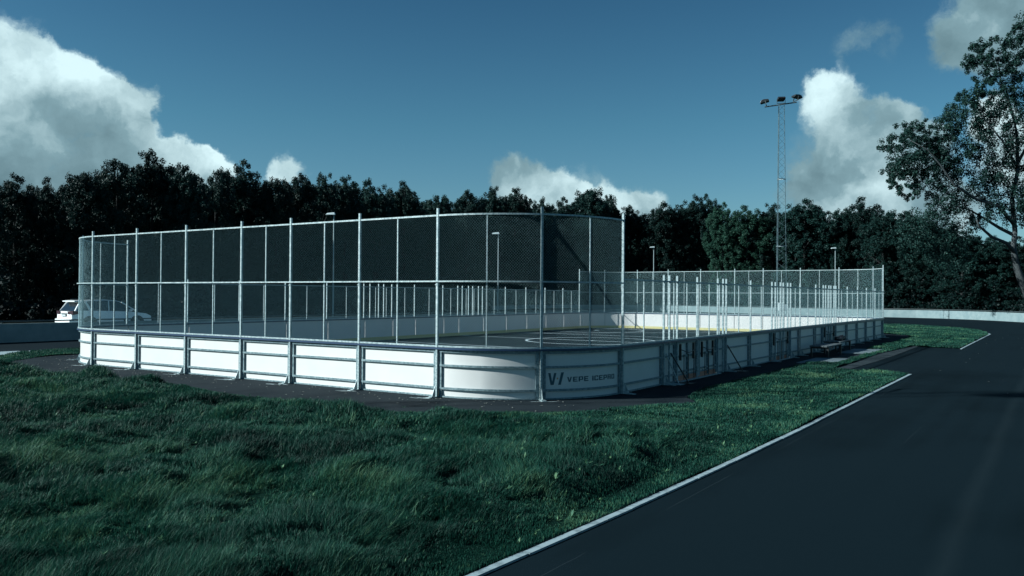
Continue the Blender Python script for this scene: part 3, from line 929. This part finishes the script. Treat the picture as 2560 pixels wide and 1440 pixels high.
# ------------------------------------------------------------------ car
def build_car():
    hd = R(53)
    cxp, cyp = -23.05, 47.2
    car = empty('suv', (cxp, cyp, .40), hd, label='white sport utility car seen from behind on the road at left', cat='car')
    Lc, W2 = 4.7, .92
    # lower body: stations along x (rear negative), with half width and heights
    st = [(-2.34, .80, .45, .80), (-2.30, .86, .38, 1.05), (-2.0, .91, .32, 1.12), (-1.0, .92, .30, 1.10), (0, .92, .30, 1.07), (.9, .92, .30, 1.03), (1.2, .90, .30, 1.00), (1.9, .87, .32, .92), (2.25, .78, .36, .78), (2.36, .62, .42, .62)]
    mb = MB(); k = 8; vs = []
    for x, w, z0, z1 in st:
        zc = (z0 + z1) / 2
        vs += [(x, -w * .86, z0), (x, -w, z0 + .12), (x, -w, zc), (x, -w * .93, z1), (x, w * .93, z1), (x, w, zc), (x, w, z0 + .12), (x, w * .86, z0)]
    fs = [tuple(range(k)), tuple(range((len(st) - 1) * k, len(st) * k))[::-1]]
    for i in range(len(st) - 1):
        for j in range(k): fs.append((i * k + j, (i + 1) * k + j, (i + 1) * k + (j + 1) % k, i * k + (j + 1) % k))
    mb.add(vs, [f[::-1] for f in fs])
    b = mb.obj('body', M['carpaint'], car, smooth=False); bevel(b, .05, 3)
    # greenhouse
    gh = [(-2.18, .84, 1.10), (-1.86, .72, 1.55), (-1.6, .70, 1.63), (-.5, .70, 1.68), (.25, .68, 1.62), (.55, .66, 1.54), (1.25, .80, 1.04)]
    mb = MB(); vs = []
    for i, (x, w, zt) in enumerate(gh): vs += [(x, -.86 if 0 < i < 6 else -w, 1.02), (x, -w, zt), (x, w, zt), (x, .86 if 0 < i < 6 else w, 1.02)]
    fs = [(0, 1, 2, 3), tuple(range(24, 28))[::-1]]
    for i in range(6):
        for j in range(3): fs.append((i * 4 + j, (i + 1) * 4 + j, (i + 1) * 4 + j + 1, i * 4 + j + 1))
    mb.add(vs, [f[::-1] for f in fs]); g = mb.obj('cabin', M['glass'], car)
    rf = MB(); vs = []
    for x, w, zt in gh[1:6]: vs += [(x, -w - .01, zt - .03), (x, -w * .9, zt + .035), (x, w * .9, zt + .035), (x, w + .01, zt - .03)]
    fs = [(0, 1, 2, 3), (16, 17, 18, 19)[::-1]]
    for i in range(4):
        for j in range(4): fs.append((i * 4 + j, (i + 1) * 4 + j, (i + 1) * 4 + (j + 1) % 4, i * 4 + (j + 1) % 4))
    rf.add(vs, [f[::-1] for f in fs]); rf.obj('roof', M['carpaint'], car)
    for s in (-1, 1):
        for a_, b_, r_ in (((-2.14, s * .85, 1.08), (-1.84, s * .735, 1.57), .055), ((.5, s * .70, 1.56), (1.3, s * .86, 1.05), .04),
                           ((-1.3, s * .88, 1.06), (-1.55, s * .73, 1.6), .07), ((-.3, s * .875, 1.06), (-.25, s * .71, 1.64), .03)):
            MB().tube([a_, b_], r_, 6).obj('pillar', M['carpaint'], car)
        t = MB().add([(-2.36, s * .45, .92), (-2.36, s * .45, 1.06), (-2.30, s * .93, 1.10), (-2.30, s * .93, .88), (-1.95, s * .945, 1.08), (-1.98, s * .945, .95), (-2.2, s * .5, 1.0)],
                     [(0, 1, 2, 3), (3, 2, 4, 5), (0, 3, 5, 6), (1, 6, 4, 2), (0, 6, 1)])
        t.obj('tail_light', M['lamp_red'], car)
        MB().tube([(-1.7, s * .62, 1.72), (.1, s * .6, 1.74)], .022, 5).obj('roof_rail', M['steel_dark'], car)
        m_ = MB().box(.85, 1.0, s * .93 - .09, s * .93 + .09, 1.04, 1.17).obj('mirror', M['carpaint'], car); bevel(m_, .03)
        for x in (-1.38, 1.32):
            w = MB()
            w.tube([(0, -.11, 0), (0, .11, 0)], .35, 24)
            o = w.obj('wheel', M['tyre'], car, loc=(x, s * .84, .35))
            MB().tube([(0, s * .10, 0), (0, s * .125, 0)], .22, 16).obj('rim', M['rim'], o)
            MB().tube([(x, s * .80, .40), (x, s * .935, .40)], .42, 24).obj('wheel_arch', M['black'], car)
    sp = MB().add([(-2.12, -.70, 1.60), (-1.80, -.70, 1.62), (-1.80, .70, 1.62), (-2.12, .70, 1.60), (-2.10, -.68, 1.64), (-1.80, -.70, 1.68), (-1.80, .70, 1.68), (-2.10, .68, 1.64)],
                  [(0, 3, 2, 1), (4, 5, 6, 7), (0, 1, 5, 4), (1, 2, 6, 5), (2, 3, 7, 6), (3, 0, 4, 7)]); sp.obj('spoiler', M['carpaint'], car)
    bm = MB().box(-2.44, -2.2, -.86, .86, .42, .66).obj('rear_bumper', M['carpaint'], car); bevel(bm, .05, 3)
    pl = MB().box(-2.385, -2.34, -.05 - .26, .26 - .05, .80, .91)
    p = pl.obj('number_plate', M['black'], car)
    MB().box(-2.392, -2.386, -.05 - .24, .24 - .05, .815, .895).obj('plate_face', M['plate'], p)
    MB().box(-2.36, -2.32, -.3, .3, .93, .97).obj('trim', M['steel_dark'], car)


build_car()

# ------------------------------------------------------------------ low benches by the boards
def bench(u0, v0, ln, wd, h, label, **kw):
    base = uv(u0, v0); r = empty('bench', base, TH, label=label, cat='bench')
    for i in range(4):
        w = wd / 4
        s = MB().box(-wd + i * w + .01, -wd + (i + 1) * w - .01, 0, ln, h - .05, h).obj('slat', M['wood'], r)
    for x in (-.06, -wd + .06):
        for y in (.12, ln - .12): MB().box(x - .035, x + .035, y - .035, y + .035, 0, h - .12).obj('leg', M['black'], r)
    MB().box(-wd + .02, -.02, .09, .15, h - .12, h - .05).box(-wd + .02, -.02, ln - .15, ln - .09, h - .12, h - .05).obj('cross_bar', M['black'], r)
    return r


bench(4.66, 19.95, 2.6, .78, .49, 'low slatted wooden bench by the dark side boards, nearer of the two')
bench(4.40, 23.4, 2.4, .75, .52, 'low wooden bench by the dark side boards with a dark bag on it')
bg = MB()
for i, (x, y, s_) in enumerate(((0, 0, .22), (.05, .3, .18), (-.1, .5, .16), (.08, -.25, .15))):
    for j in range(5): bg.tube([(x - s_ * .8, y + (j - 2) * .04, s_ * .45), (x + s_ * .8, y + (j - 2) * .05, s_ * (.5 + .1 * j))], [s_ * .45, s_ * .4], 7)
o = bg.obj('sports_bag', M['black'], None, loc=uv(4.05, 24.8, .50), rz=TH, smooth=True); tag(o, 'crumpled black bag lying on the farther bench', 'bag')


# ------------------------------------------------------------------ noise for vegetation
def vnoise(x, y, seed=0):
    xi = np.floor(x).astype(np.int64); yi = np.floor(y).astype(np.int64); xf = x - xi; yf = y - yi
    xf = xf * xf * (3 - 2 * xf); yf = yf * yf * (3 - 2 * yf)
    def h(a, b):
        n = (a * 374761393 + b * 668265263 + seed * 2147483647) & 0xffffffff
        n = ((n ^ (n >> 13)) * 1274126177) & 0xffffffff
        return ((n ^ (n >> 16)) & 0xffff) / 65535.0
    return (h(xi, yi) * (1 - xf) + h(xi + 1, yi) * xf) * (1 - yf) + (h(xi, yi + 1) * (1 - xf) + h(xi + 1, yi + 1) * xf) * yf


def fbm(x, y, seed=0, o=4):
    s = 0; a = .5; t = 0
    for i in range(o): s = s + a * vnoise(x * 2 ** i, y * 2 ** i, seed + i); t += a; a *= .5
    return s / t


def in_poly(u, v, poly):
    r = np.zeros(u.shape, bool); n = len(poly)
    for i in range(n):
        x0, y0 = poly[i]; x1, y1 = poly[(i + 1) % n]
        c = ((y0 > v) != (y1 > v)) & (u < (x1 - x0) * (v - y0) / (y1 - y0 + 1e-12) + x0)
        r ^= c
    return r


ISLE = [(-23.5, -45), (6.5, -45), (7.84, -20), (8.22, -10.6), (8.37, -7), (8.44, -3.5), (8.47, 0), (8.47, 14.0), (7.5, 14.35), (6.6, 14.15), (6.45, 14.4), (6.0, 14.5), (6.0, 18.8), (5.88, 24.1), (6.25, 31.8), (6.5, 31.2), (7.5, 31.1), (8.45, 30.7), (8.44, 51.5), (8.1, 54.6), (6.9, 61.3), (5.4, 64.6), (1.8, 69.0), (-3, 70.8), (-10, 71), (-18, 68), (-23.5, 58), (-23.5, 2.2), (-22.8, 1.9), (-21.7, .1), (-23.5, -1)]


def lawn_ok(u, v):
    ok = in_poly(u, v, ISLE) & ~in_poly(u, v, PAD)
    ok &= ~((u > 4.7) & (u < 5.6) & (v > 16.2) & (v < 27.3) & ~((v > 19.9) & (v < 23.3) & (u > 5.45)))
    return ok


def edge_dist(u, v):
    """rough distance to the pad and to the track edge"""
    d_track = np.minimum(np.abs(8.46 - u), 50)
    d_end = np.where(u < 2.4, -2.7 - v, np.hypot(np.maximum(u - 2.0, 0), np.maximum(3.3 - v, 0)) - 4.5)
    return np.clip(d_track, 0, 9), d_end


def tallness(u, v):
    dt, de = edge_dist(u, v)
    n = fbm(u * .35 + 5, v * .35 + 9, 3)
    front = np.clip(de / 2.0, 0, 1) * np.clip((dt - .35) / .8, 0, 1)
    near_side = np.clip((-v - 0.5) / 3.0, 0.0, 1) if True else 1
    left = np.clip((-(u + 3)) / 6, 0, 1) * np.clip((de + .0) / .35, 0, 1)         # long grass reaches the pad on the left
    t = np.maximum(front * near_side, left) * (.55 + .9 * n)
    side = np.where(v > 0, .16 + .25 * np.clip(n - .35, 0, 1), 0)
    return np.clip(np.maximum(t, side), 0.06, 1.3)


def bumpz(u, v):
    t = tallness(u, v)
    m = np.minimum(t, 1)
    return .02 + (.60 * np.clip(fbm(u * .75, v * .75, 17, 3) - .36, -.1, 1) + .10 * fbm(u * 2.4, v * 2.4, 19, 2)) * m


# lawn ground: one sheet of small cells following the bumps
def lawn_ground():
    us = np.arange(-23.6, 8.6, .2); vs = np.arange(-22, 71.2, .2)
    gu, gv = np.meshgrid(us, vs, indexing='ij')
    z = bumpz(gu, gv)
    ok = lawn_ok(gu, gv)
    cell = ok[:-1, :-1] & ok[1:, :-1] & ok[:-1, 1:] & ok[1:, 1:]
    z = np.where(ok, z, .008)
    x, y = uv_np(gu, gv)
    idx = np.arange(gu.size).reshape(gu.shape)
    a, b, c, d = idx[:-1, :-1][cell], idx[1:, :-1][cell], idx[1:, 1:][cell], idx[:-1, 1:][cell]
    F = np.stack([a, b, c, d], 1)
    used = np.unique(F); mp = np.zeros(gu.size, int); mp[used] = np.arange(len(used))
    V = np.stack([x.ravel()[used], y.ravel()[used], z.ravel()[used]], 1)
    me = np_mesh('lawn', V, [mp[F]], M['soil'], smooth=True)
    link('lawn', me, None, kind='structure')


lawn_ground()


def grass():
    # sample by distance from where one stands
    fx, fy = 0.0, 0.0
    NS = 3300000
    d0, d1, ex = 6.6, 95.0, 1.6
    # pdf ~ d^(1-ex) in d
    q = RNG.random(NS); p = 2 - ex
    d = (d0 ** p + q * (d1 ** p - d0 ** p)) ** (1 / p)
    a = (RNG.random(NS) - .5) * R(72)
    x = d * np.sin(a); y = d * np.cos(a)
    u, v = to_uv(x, y)
    k = lawn_ok(u, v)
    u, v, x, y, d = u[k], v[k], x[k], y[k], d[k]
    t = tallness(u, v)
    clump = fbm(u * 2.2, v * 2.2, 31, 3)
    big = fbm(u * .8 + 30, v * .8, 77, 3)
    hole = (clump < .40) & (t > .35)
    keep = ~(hole & (RNG.random(len(u)) < .45))
    keep &= RNG.random(len(u)) < np.where(t < .2, .75, 1)
    u, v, x, y, d, t, clump, big = [w[keep] for w in (u, v, x, y, d, t, clump, big)]
    n = len(u)
    tuft = np.clip((fbm(u * 1.3 + 11, v * 1.3, 41, 3) - .42) * 5, 0, 1)
    h = (.03 + .105 * t * (.25 + .6 * clump + .75 * tuft)) * RNG.uniform(.5, 1.35, n) * np.where(clump < .38, .45, 1)
    w = .0026 * (d / 8) ** .9 * RNG.uniform(.7, 1.4, n)
    wind = R(18) + (fbm(x * .9, y * .9, 5, 3) - .5) * 6.0
    lean_dir = wind + RNG.normal(0, 1.0, n)
    lean = h * (np.clip(.2 + .5 * big, 0, 1.2) * np.minimum(t, 1) * 1.0 + .22) * RNG.uniform(.4, 1.5, n)
    z0 = bumpz(u, v)
    fa = RNG.uniform(0, 2 * np.pi, n)
    tuft_k = tuft
    wx, wy = np.cos(fa) * w, np.sin(fa) * w
    dx, dy = np.cos(lean_dir), np.sin(lean_dir)
    hz = np.sqrt(np.maximum(h ** 2 - (lean * .8) ** 2, (h * .35) ** 2))
    V = np.empty((n, 5, 3), np.float32)
    V[:, 0] = np.stack([x - wx, y - wy, z0 - .01], 1); V[:, 1] = np.stack([x + wx, y + wy, z0 - .01], 1)
    mx, my, mz = x + dx * lean * .33, y + dy * lean * .33, z0 + hz * .62
    V[:, 2] = np.stack([mx + wx * .8, my + wy * .8, mz], 1); V[:, 3] = np.stack([mx - wx * .8, my - wy * .8, mz], 1)
    V[:, 4] = np.stack([x + dx * lean, y + dy * lean, z0 + hz], 1)
    b = (np.arange(n) * 5)[:, None]
    Q = b + np.array([[0, 1, 2, 3]]); T = b + np.array([[3, 2, 4]])
    tone = np.clip(.27 + .20 * tuft + .9 * (big - .5) + RNG.normal(0, .15, n) + np.where(t < .22, .07, 0) + (RNG.random(n) < .02) * .45, 0, 1)
    col = np.repeat(tone, 5)
    me = np_mesh('lawn_grass', V.reshape(-1, 3), [Q, T], M['grass'], col)
    link('lawn_grass', me, None, kind='stuff', label='long windswept grass growing all over the lawn round the rink')
    return n


print('blades', grass())


def weeds():
    rn = np.random.default_rng(5); V = []; F = []; cols = []
    spots = []
    for _ in range(900):
        u, v = rn.uniform(-22, 8.3), rn.uniform(-14, 13) if rn.random() < .8 else rn.uniform(30, 60)
        if lawn_ok(np.array([u]), np.array([v]))[0]: spots.append((u, v, rn.uniform(.03, .07)))
    for _ in range(90):
        v = rn.uniform(-9, 6); spots.append((8.42 - rn.uniform(.25, 1.3), v, rn.uniform(.04, .09)))
    for u, v, r in spots:
        z0 = float(bumpz(np.array([u]), np.array([v]))[0]) + .24 * float(tallness(np.array([u]), np.array([v]))[0]) * .55
        x, y = uv_np(u, v)
        for k in range(rn.integers(4, 9)):
            a = rn.uniform(0, 6.28); el = rn.uniform(.1, 1.2); l = r * rn.uniform(.6, 1.2); w = l * .17
            c = np.array([x, y, z0]); dd = np.array([math.cos(a) * math.cos(el), math.sin(a) * math.cos(el), math.sin(el)]); s = np.array([-math.sin(a), math.cos(a), 0]) * w
            b = len(V); V += [c, c + dd * l * .5 + s, c + dd * l, c + dd * l * .5 - s]; F.append((b, b + 1, b + 2, b + 3)); cols += [rn.uniform(.6, 1)] * 4
    me = np_mesh('broadleaf_weeds', np.array(V), [np.array(F)], M['grass'], np.array(cols))
    link('broadleaf_weeds', me, None, kind='stuff', label='small pale broad-leaved weeds scattered through the grass')
    # pale dry leaves on the asphalt round the rink
    V = []; F = []
    for _ in range(330):
        s = rn.uniform(-AQ, WW + AQ * .6) if rn.random() < .8 else None
        if s is None: u, v = rn.uniform(8.8, 18), rn.uniform(8, 60)
        else: (u, v), _n = path(s, abs(rn.normal(.3, .9)) + .1)
        if s is not None and not in_poly(np.array([u]), np.array([v]), PAD)[0]: continue
        x, y = uv_np(u, v); a = rn.uniform(0, 6.28); l = rn.uniform(.015, .05); b = len(V)
        for q, (e, f_) in enumerate(((1, 0), (0, .45), (-1, 0), (0, -.45))): V.append((x + l * (e * math.cos(a) - f_ * math.sin(a)), y + l * (e * math.sin(a) + f_ * math.cos(a)), .016 + .01 * (q % 2)))
        F.append((b, b + 1, b + 2, b + 3))
    me = np_mesh('fallen_leaves', np.array(V), [np.array(F)], mat('dry leaf', (.20, .22, .20), .8))
    link('fallen_leaves', me, None, kind='stuff', label='small dry leaves scattered on the asphalt')


weeds()


# ------------------------------------------------------------------ trees
def leaf_quads(centers, radii, per, size, rn, up=.25, flat=1.0):
    """leaf-sized quads in the outer part of every clump"""
    cs = np.repeat(centers, per, axis=0); rs = np.repeat(radii, per)
    n = len(cs)
    d = rn.normal(size=(n, 3)); d /= np.linalg.norm(d, axis=1)[:, None]
    rr = rs * (rn.random(n) ** .45) * rn.uniform(.85, 1.12, n)
    p = cs + d * rr[:, None] * np.array([1, 1, flat])
    nrm = d * .8 + rn.normal(size=(n, 3)) * .75 + np.array([0, 0, up]); nrm /= np.linalg.norm(nrm, axis=1)[:, None]
    t = np.cross(nrm, rn.normal(size=(n, 3))); t /= np.linalg.norm(t, axis=1)[:, None]
    b = np.cross(nrm, t)
    s = size * rn.uniform(.6, 1.3, n)
    V = np.stack([p - t * s[:, None] * .5, p + b * s[:, None] * .32, p + t * s[:, None] * .5, p - b * s[:, None] * .32], 1)
    tone = np.clip(rn.normal(.42, .2, n), 0, 1)
    return V.reshape(-1, 3), np.repeat(tone, 4)


def tree_variant(seed):
    """unit tree: height 1, crown from low down, many ragged clumps; returns crown and trunk mesh"""
    rn = np.random.default_rng(seed)
    lobes = [(rn.normal(0, .02), rn.normal(0, .02), .93, .05), (rn.normal(0, .03), rn.normal(0, .03), .89, .075), (0, 0, .82, .10), (.05, .02, .84, .08), (-.05, -.03, .83, .08)]
    for _ in range(6):                                     # uneven tips round the dome
        a = rn.uniform(0, 2 * np.pi); q = rn.uniform(.05, .17); z = .92 - q * rn.uniform(.5, 1.2)
        lobes += [(q * math.cos(a), q * math.sin(a), z, rn.uniform(.038, .052)), (q * .95 * math.cos(a), q * .95 * math.sin(a), z - .055, rn.uniform(.06, .08))]
    for _ in range(92):
        z = rn.uniform(.05, .86); a = rn.uniform(0, 2 * np.pi)
        R_z = .215 * (max(.02, 1 - (abs(z - .45) / .50) ** 2.6)) ** .5
        q = R_z * rn.uniform(.35, 1.0); lobes.append((q * math.cos(a), q * math.sin(a), z, rn.uniform(.045, .075)))
    cs = []; rs = []
    for x, y, z, r in lobes:
        for _ in range(6):
            d = rn.normal(size=3); d /= np.linalg.norm(d); d *= r * rn.uniform(.45, 1.2)
            cs.append((x + d[0], y + d[1], z + d[2])); rs.append(rn.uniform(.019, .032))
    cs = np.array(cs); rs = np.array(rs)
    V, tone = leaf_quads(cs, rs, 92, .0120, rn)
    F = np.arange(len(V)).reshape(-1, 4)
    crown = np_mesh('crown', V, [F], M['leaf'], tone)
    mb = MB(); mb.tube([(0, 0, 0), (.004, 0, .3), (0, .006, .6), (0, 0, .92)], [.016, .012, .008, .002], 7)
    for _ in range(9):
        z = rn.uniform(.15, .7); a = rn.uniform(0, 6.28); l = rn.uniform(.08, .17)
        mb.tube([(0, 0, z), (l * math.cos(a), l * math.sin(a), z + l * .8)], [.006, .002], 5)
    return crown, mb.mesh('trunk', M['wood_bark'])


VARS = [tree_variant(100 + i) for i in range(6)]
light_crown = VARS[2][0].copy(); light_crown.materials.clear(); light_crown.materials.append(M['leaf2'])


def wood_depth(px):
    return float(np.interp(px, [-300, 0, 400, 800, 1100, 1300, 1500, 1700, 1900, 2100, 2300, 2560, 2900], [52, 62, 68, 84, 112, 150, 168, 165, 152, 140, 128, 114, 100]))


def tree(px, ytop, wr, Y, label, var, light=False, group='dark woodland trees beyond the track', sxy=1.0):
    x = (px - 1280) / 2075 * Y
    hor = 740.4 + (px - 1280) * .00687
    h = EYE + (hor - ytop) * Y / 2075 - .4
    r = empty('woodland_tree', (x, Y, .4), random.uniform(0, 6.28), label=label, cat='tree', group=group)
    wr_m = wr * Y / 2075
    sx = wr_m / .20
    for nm, me in (('crown', light_crown if light else VARS[var][0]), ('trunk', VARS[var][1])):
        o = link(nm, me, r); o.scale = (sx, sx, h)
    return r


FRONT = [(-60, 440, 70, 'dark broadleaf tree cut by the left edge of the photo'),
         (35, 430, 62, 'dark tree nearest the left edge under the big cloud'), (110, 441, 52, 'shorter dark tree second from the left edge'),
         (205, 411, 66, 'dark tree whose tip rises above and left of the leftmost fence post'), (290, 390, 70, 'broad dark tree just left of the tallest tree on the left'),
         (380, 365, 72, 'tallest dark tree of the left half, rising in front of the small clouds'), (458, 398, 62, 'dark round-topped tree just right of the tallest left tree'),
         (537, 411, 54, 'dark tree in front of the bright cloud head'), (608, 396, 68, 'second tallest dark tree on the left, above the fourth tall post'),
         (690, 427, 54, 'dark tree below the small white cloud puff'), (748, 424, 54, 'dark tree just right of the small white cloud puff'),
         (802, 424, 52, 'dark tree directly behind the first street lamp'), (862, 430, 52, 'dark tree above the fence left of the sixth tall post'),
         (935, 441, 58, 'dark tree above the fence right of the sixth tall post'), (1010, 450, 54, 'dark tree at the step where the treeline drops'),
         (1095, 473, 50, 'dark tree above the seventh tall post'), (1165, 468, 44, 'slim dark tree between the seventh post and the middle cloud'),
         (1225, 460, 48, 'dark pointed tree under the left end of the middle cloud'), (1285, 460, 50, 'dark tree beneath the middle cloud'),
         (1345, 488, 44, 'low dark tree directly above the near corner post'), (1408, 490, 48, 'low dark tree right of the near corner post'),
         (1470, 457, 58, 'pointed dark tree under the bright head of the middle cloud'), (1518, 480, 44, 'dark tree just left of the last tall post'),
         (1577, 508, 52, 'low dark tree right of the last tall post'), (1663, 497, 54, 'dark tree behind the third street lamp'),
         (1732, 484, 48, 'dark tree, left one of the twin tips left of the mast'), (1768, 483, 40, 'dark tree, right one of the twin tips left of the mast'),
         (1806, 503, 40, 'slim dark tree left of the lighter green tree'), (1868, 511, 62, 'lighter green round tree left of the lattice mast'),
         (1932, 503, 46, 'dark tree directly behind the lattice mast'), (2010, 488, 64, 'broad dark tree just right of the lattice mast'),
         (2083, 518, 46, 'low dark tree behind the fourth street lamp'), (2146, 491, 62, 'dark pointed tree right of the fourth street lamp'),
         (2208, 514, 54, 'dark tree below the tip of the leaning poplar limb'), (2268, 520, 60, 'dark tree above the far corner of the rink'),
         (2335, 545, 62, 'dark tree under the left limb of the big poplar'), (2405, 570, 60, 'dark tree left of the leaning poplar trunk'),
         (2475, 585, 56, 'dark conifer-like tree just behind the leaning poplar trunk'), (2550, 590, 66, 'dark tree cut by the right edge behind the poplar trunk')]
for i, (px, yt, wr, lab) in enumerate(FRONT):
    tree(px, yt, wr, wood_depth(px) * (1 + .02 * (i % 3)), lab, i % 6, light=('lighter' in lab))
# second row that closes the wood
i = 0; px = -120
while px < 2760:
    yt = float(np.interp(px, [f[0] for f in FRONT], [f[1] for f in FRONT])) + random.uniform(14, 34)
    tree(px, yt, random.uniform(52, 66), wood_depth(px) * 1.12, 'dark woodland tree standing behind the front row', (i + 3) % 6, group='second row of the woodland')
    px += random.uniform(52, 66); i += 1
px = -150
while px < 2800:                                           # third row, only glimpsed
    yt = float(np.interp(px, [f[0] for f in FRONT], [f[1] for f in FRONT])) + random.uniform(50, 80)
    tree(px, yt, random.uniform(70, 80), wood_depth(px) * 1.22, 'dark woodland tree glimpsed deep inside the wood', (i + 1) % 6, group='third row of the woodland')
    px += random.uniform(60, 75); i += 1


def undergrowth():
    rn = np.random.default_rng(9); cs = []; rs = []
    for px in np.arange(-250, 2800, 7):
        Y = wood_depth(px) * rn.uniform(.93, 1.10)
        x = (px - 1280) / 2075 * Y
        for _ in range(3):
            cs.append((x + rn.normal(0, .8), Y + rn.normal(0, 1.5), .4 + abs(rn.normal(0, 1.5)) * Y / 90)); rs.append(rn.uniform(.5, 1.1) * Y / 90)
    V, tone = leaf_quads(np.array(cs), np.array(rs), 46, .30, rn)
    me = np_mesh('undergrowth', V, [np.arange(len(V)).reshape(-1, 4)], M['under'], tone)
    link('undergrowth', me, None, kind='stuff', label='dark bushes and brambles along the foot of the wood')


undergrowth()


# the big leaning poplar on the right
def poplar():
    Y = 93.0
    K = Y / 2075

    def P(px, py, dy=0.0):
        return np.array([(px - 1280) * K, Y + dy, EYE + (744 + (px - 1900) * .007 - py) * K])
    b0 = P(2588, 776); b0[2] = .4
    root = empty('poplar_tree', tuple(b0), 0, label='big leaning poplar at the right edge, its limbs reaching over the wood', cat='tree')
    rel = lambda q: tuple(np.asarray(q) - b0)
    limbs = [
        ([(2588, 776, 0), (2560, 715, 0), (2535, 670, -.5), (2520, 620, -1), (2524, 580, -1)], [.75, .6, .5, .42, .36]),
        ([(2522, 630, -1), (2490, 610, -2), (2440, 596, -3), (2405, 572, -3.5), (2392, 558, -4)], [.32, .26, .22, .17, .12]),
        ([(2524, 590, -1), (2500, 570, 0), (2476, 545, 1), (2450, 520, 2), (2400, 500, 3)], [.28, .24, .18, .12, .08]),
        ([(2520, 560, -1), (2470, 520, -2), (2410, 500, -2), (2350, 470, -3), (2315, 420, -3), (2285, 385, -3), (2240, 360, -3)], [.30, .24, .2, .16, .11, .07, .04]),
        ([(2524, 580, -1), (2530, 500, 0), (2545, 420, 0), (2555, 330, 1), (2548, 290, 1), (2515, 225, 0), (2480, 190, 0), (2445, 155, 0)], [.36, .32, .28, .22, .18, .14, .09, .04]),
        ([(2550, 300, 1), (2530, 200, 2), (2520, 130, 2), (2545, 80, 1)], [.16, .12, .07, .03]),
        ([(2545, 420, 0), (2480, 360, -2), (2430, 300, -2), (2422, 250, -2)], [.2, .14, .09, .04]),
        ([(2548, 400, 0), (2600, 300, 0), (2640, 200, 1), (2660, 120, 1)], [.24, .18, .12, .05]),
        ([(2560, 480, 0), (2640, 420, 1), (2710, 340, 1)], [.22, .15, .06])]
    mb = MB()
    for pts, rad in limbs: mb.tube([rel(P(*p)) for p in pts], [q * .72 for q in rad], 8)
    mb.obj('trunk', M['bark'], root, smooth=True)
    rn = np.random.default_rng(21)
    cl = [(2222, 368, 14), (2235, 352, 16), (2248, 375, 20), (2262, 345, 18), (2270, 320, 16), (2283, 328, 14), (2298, 318, 14), (2300, 345, 18), (2318, 352, 14), (2285, 365, 20), (2262, 395, 18), (2240, 402, 14), (2285, 395, 16), (2305, 385, 16), (2325, 375, 14),
          (2230, 428, 12), (2250, 440, 14), (2268, 430, 16), (2290, 420, 18), (2242, 455, 12), (2262, 470, 12), (2275, 488, 10), (2300, 445, 18), (2290, 468, 14), (2318, 430, 16), (2335, 455, 20), (2340, 410, 14),
          (2350, 318, 14), (2362, 300, 16), (2378, 285, 20), (2395, 262, 20), (2412, 245, 18), (2424, 228, 12), (2445, 238, 10), (2365, 330, 20), (2390, 310, 24), (2415, 290, 24), (2440, 275, 18), (2455, 300, 20), (2430, 325, 24), (2400, 345, 22), (2375, 355, 18), (2352, 350, 12), (2445, 350, 22), (2475, 330, 22), (2500, 300, 22), (2475, 290, 16), (2500, 340, 22), (2530, 320, 22),
          (2420, 148, 12), (2430, 160, 12), (2445, 142, 14), (2440, 118, 12), (2462, 108, 12), (2478, 125, 14), (2468, 150, 14), (2488, 160, 16), (2462, 178, 12), (2485, 200, 16), (2505, 180, 14), (2520, 95, 14), (2540, 72, 12), (2535, 110, 16), (2552, 95, 14), (2530, 140, 16), (2550, 150, 18), (2520, 165, 14), (2545, 190, 20), (2520, 215, 18), (2465, 205, 12), (2500, 235, 16), (2530, 250, 18), (2555, 230, 18), (2478, 228, 10),
          (2355, 385, 18), (2385, 385, 22), (2415, 375, 22), (2445, 390, 24), (2475, 380, 24), (2505, 375, 24), (2535, 365, 24), (2365, 420, 20), (2395, 420, 24), (2425, 425, 26), (2455, 430, 26), (2490, 420, 26), (2520, 410, 26), (2550, 400, 24), (2365, 455, 20), (2395, 460, 24), (2430, 465, 26), (2465, 470, 26), (2500, 460, 26), (2535, 450, 26),
          (2330, 490, 16), (2360, 495, 22), (2390, 505, 24), (2350, 525, 22), (2320, 530, 22), (2300, 548, 22), (2335, 555, 24), (2370, 540, 24), (2395, 540, 18), (2300, 580, 24), (2340, 590, 26), (2375, 575, 22), (2395, 590, 16), (2480, 505, 22), (2515, 500, 24), (2550, 490, 24), (2460, 540, 12), (2540, 530, 20), (2270, 560, 18)]
    cs = []; rs = []
    for x, y in [(2330, 610), (2365, 620), (2400, 615), (2300, 620), (2345, 645), (2390, 650), (2270, 590), (2420, 560), (2440, 500), (2560, 520), (2500, 540), (2480, 450), (2385, 400), (2340, 430),
                 (2560, 60), (2570, 110), (2575, 180), (2575, 260), (2575, 340), (2580, 430), (2530, 280), (2490, 260), (2460, 250), (2340, 380), (2310, 400), (2275, 410), (2255, 415)]: cl.append((x, y, 26))
    for x, y, r in cl:
        for _ in range(9):
            cs.append(P(x + rn.uniform(-.85, .85) * r, y + rn.uniform(-.85, .85) * r, rn.uniform(-2.2, 2.2)) - b0); rs.append(r * K * rn.uniform(.40, .8))
    for _ in range(140):
        x, y = rn.uniform(2570, 2740), rn.uniform(110, 560)
        if (x - 2640) ** 2 / 110 ** 2 + (y - 330) ** 2 / 240 ** 2 < 1:
            for _k in range(3): cs.append(P(x + rn.normal(0, 8), y + rn.normal(0, 8), rn.normal(0, 3)) - b0); rs.append(22 * K * rn.uniform(.5, .8))
    V, tone = leaf_quads(np.array(cs), np.array(rs), 82, .20, rn)
    me = np_mesh('crown', V, [np.arange(len(V)).reshape(-1, 4)], M['poplar'], tone)
    link('crown', me, root)


poplar()
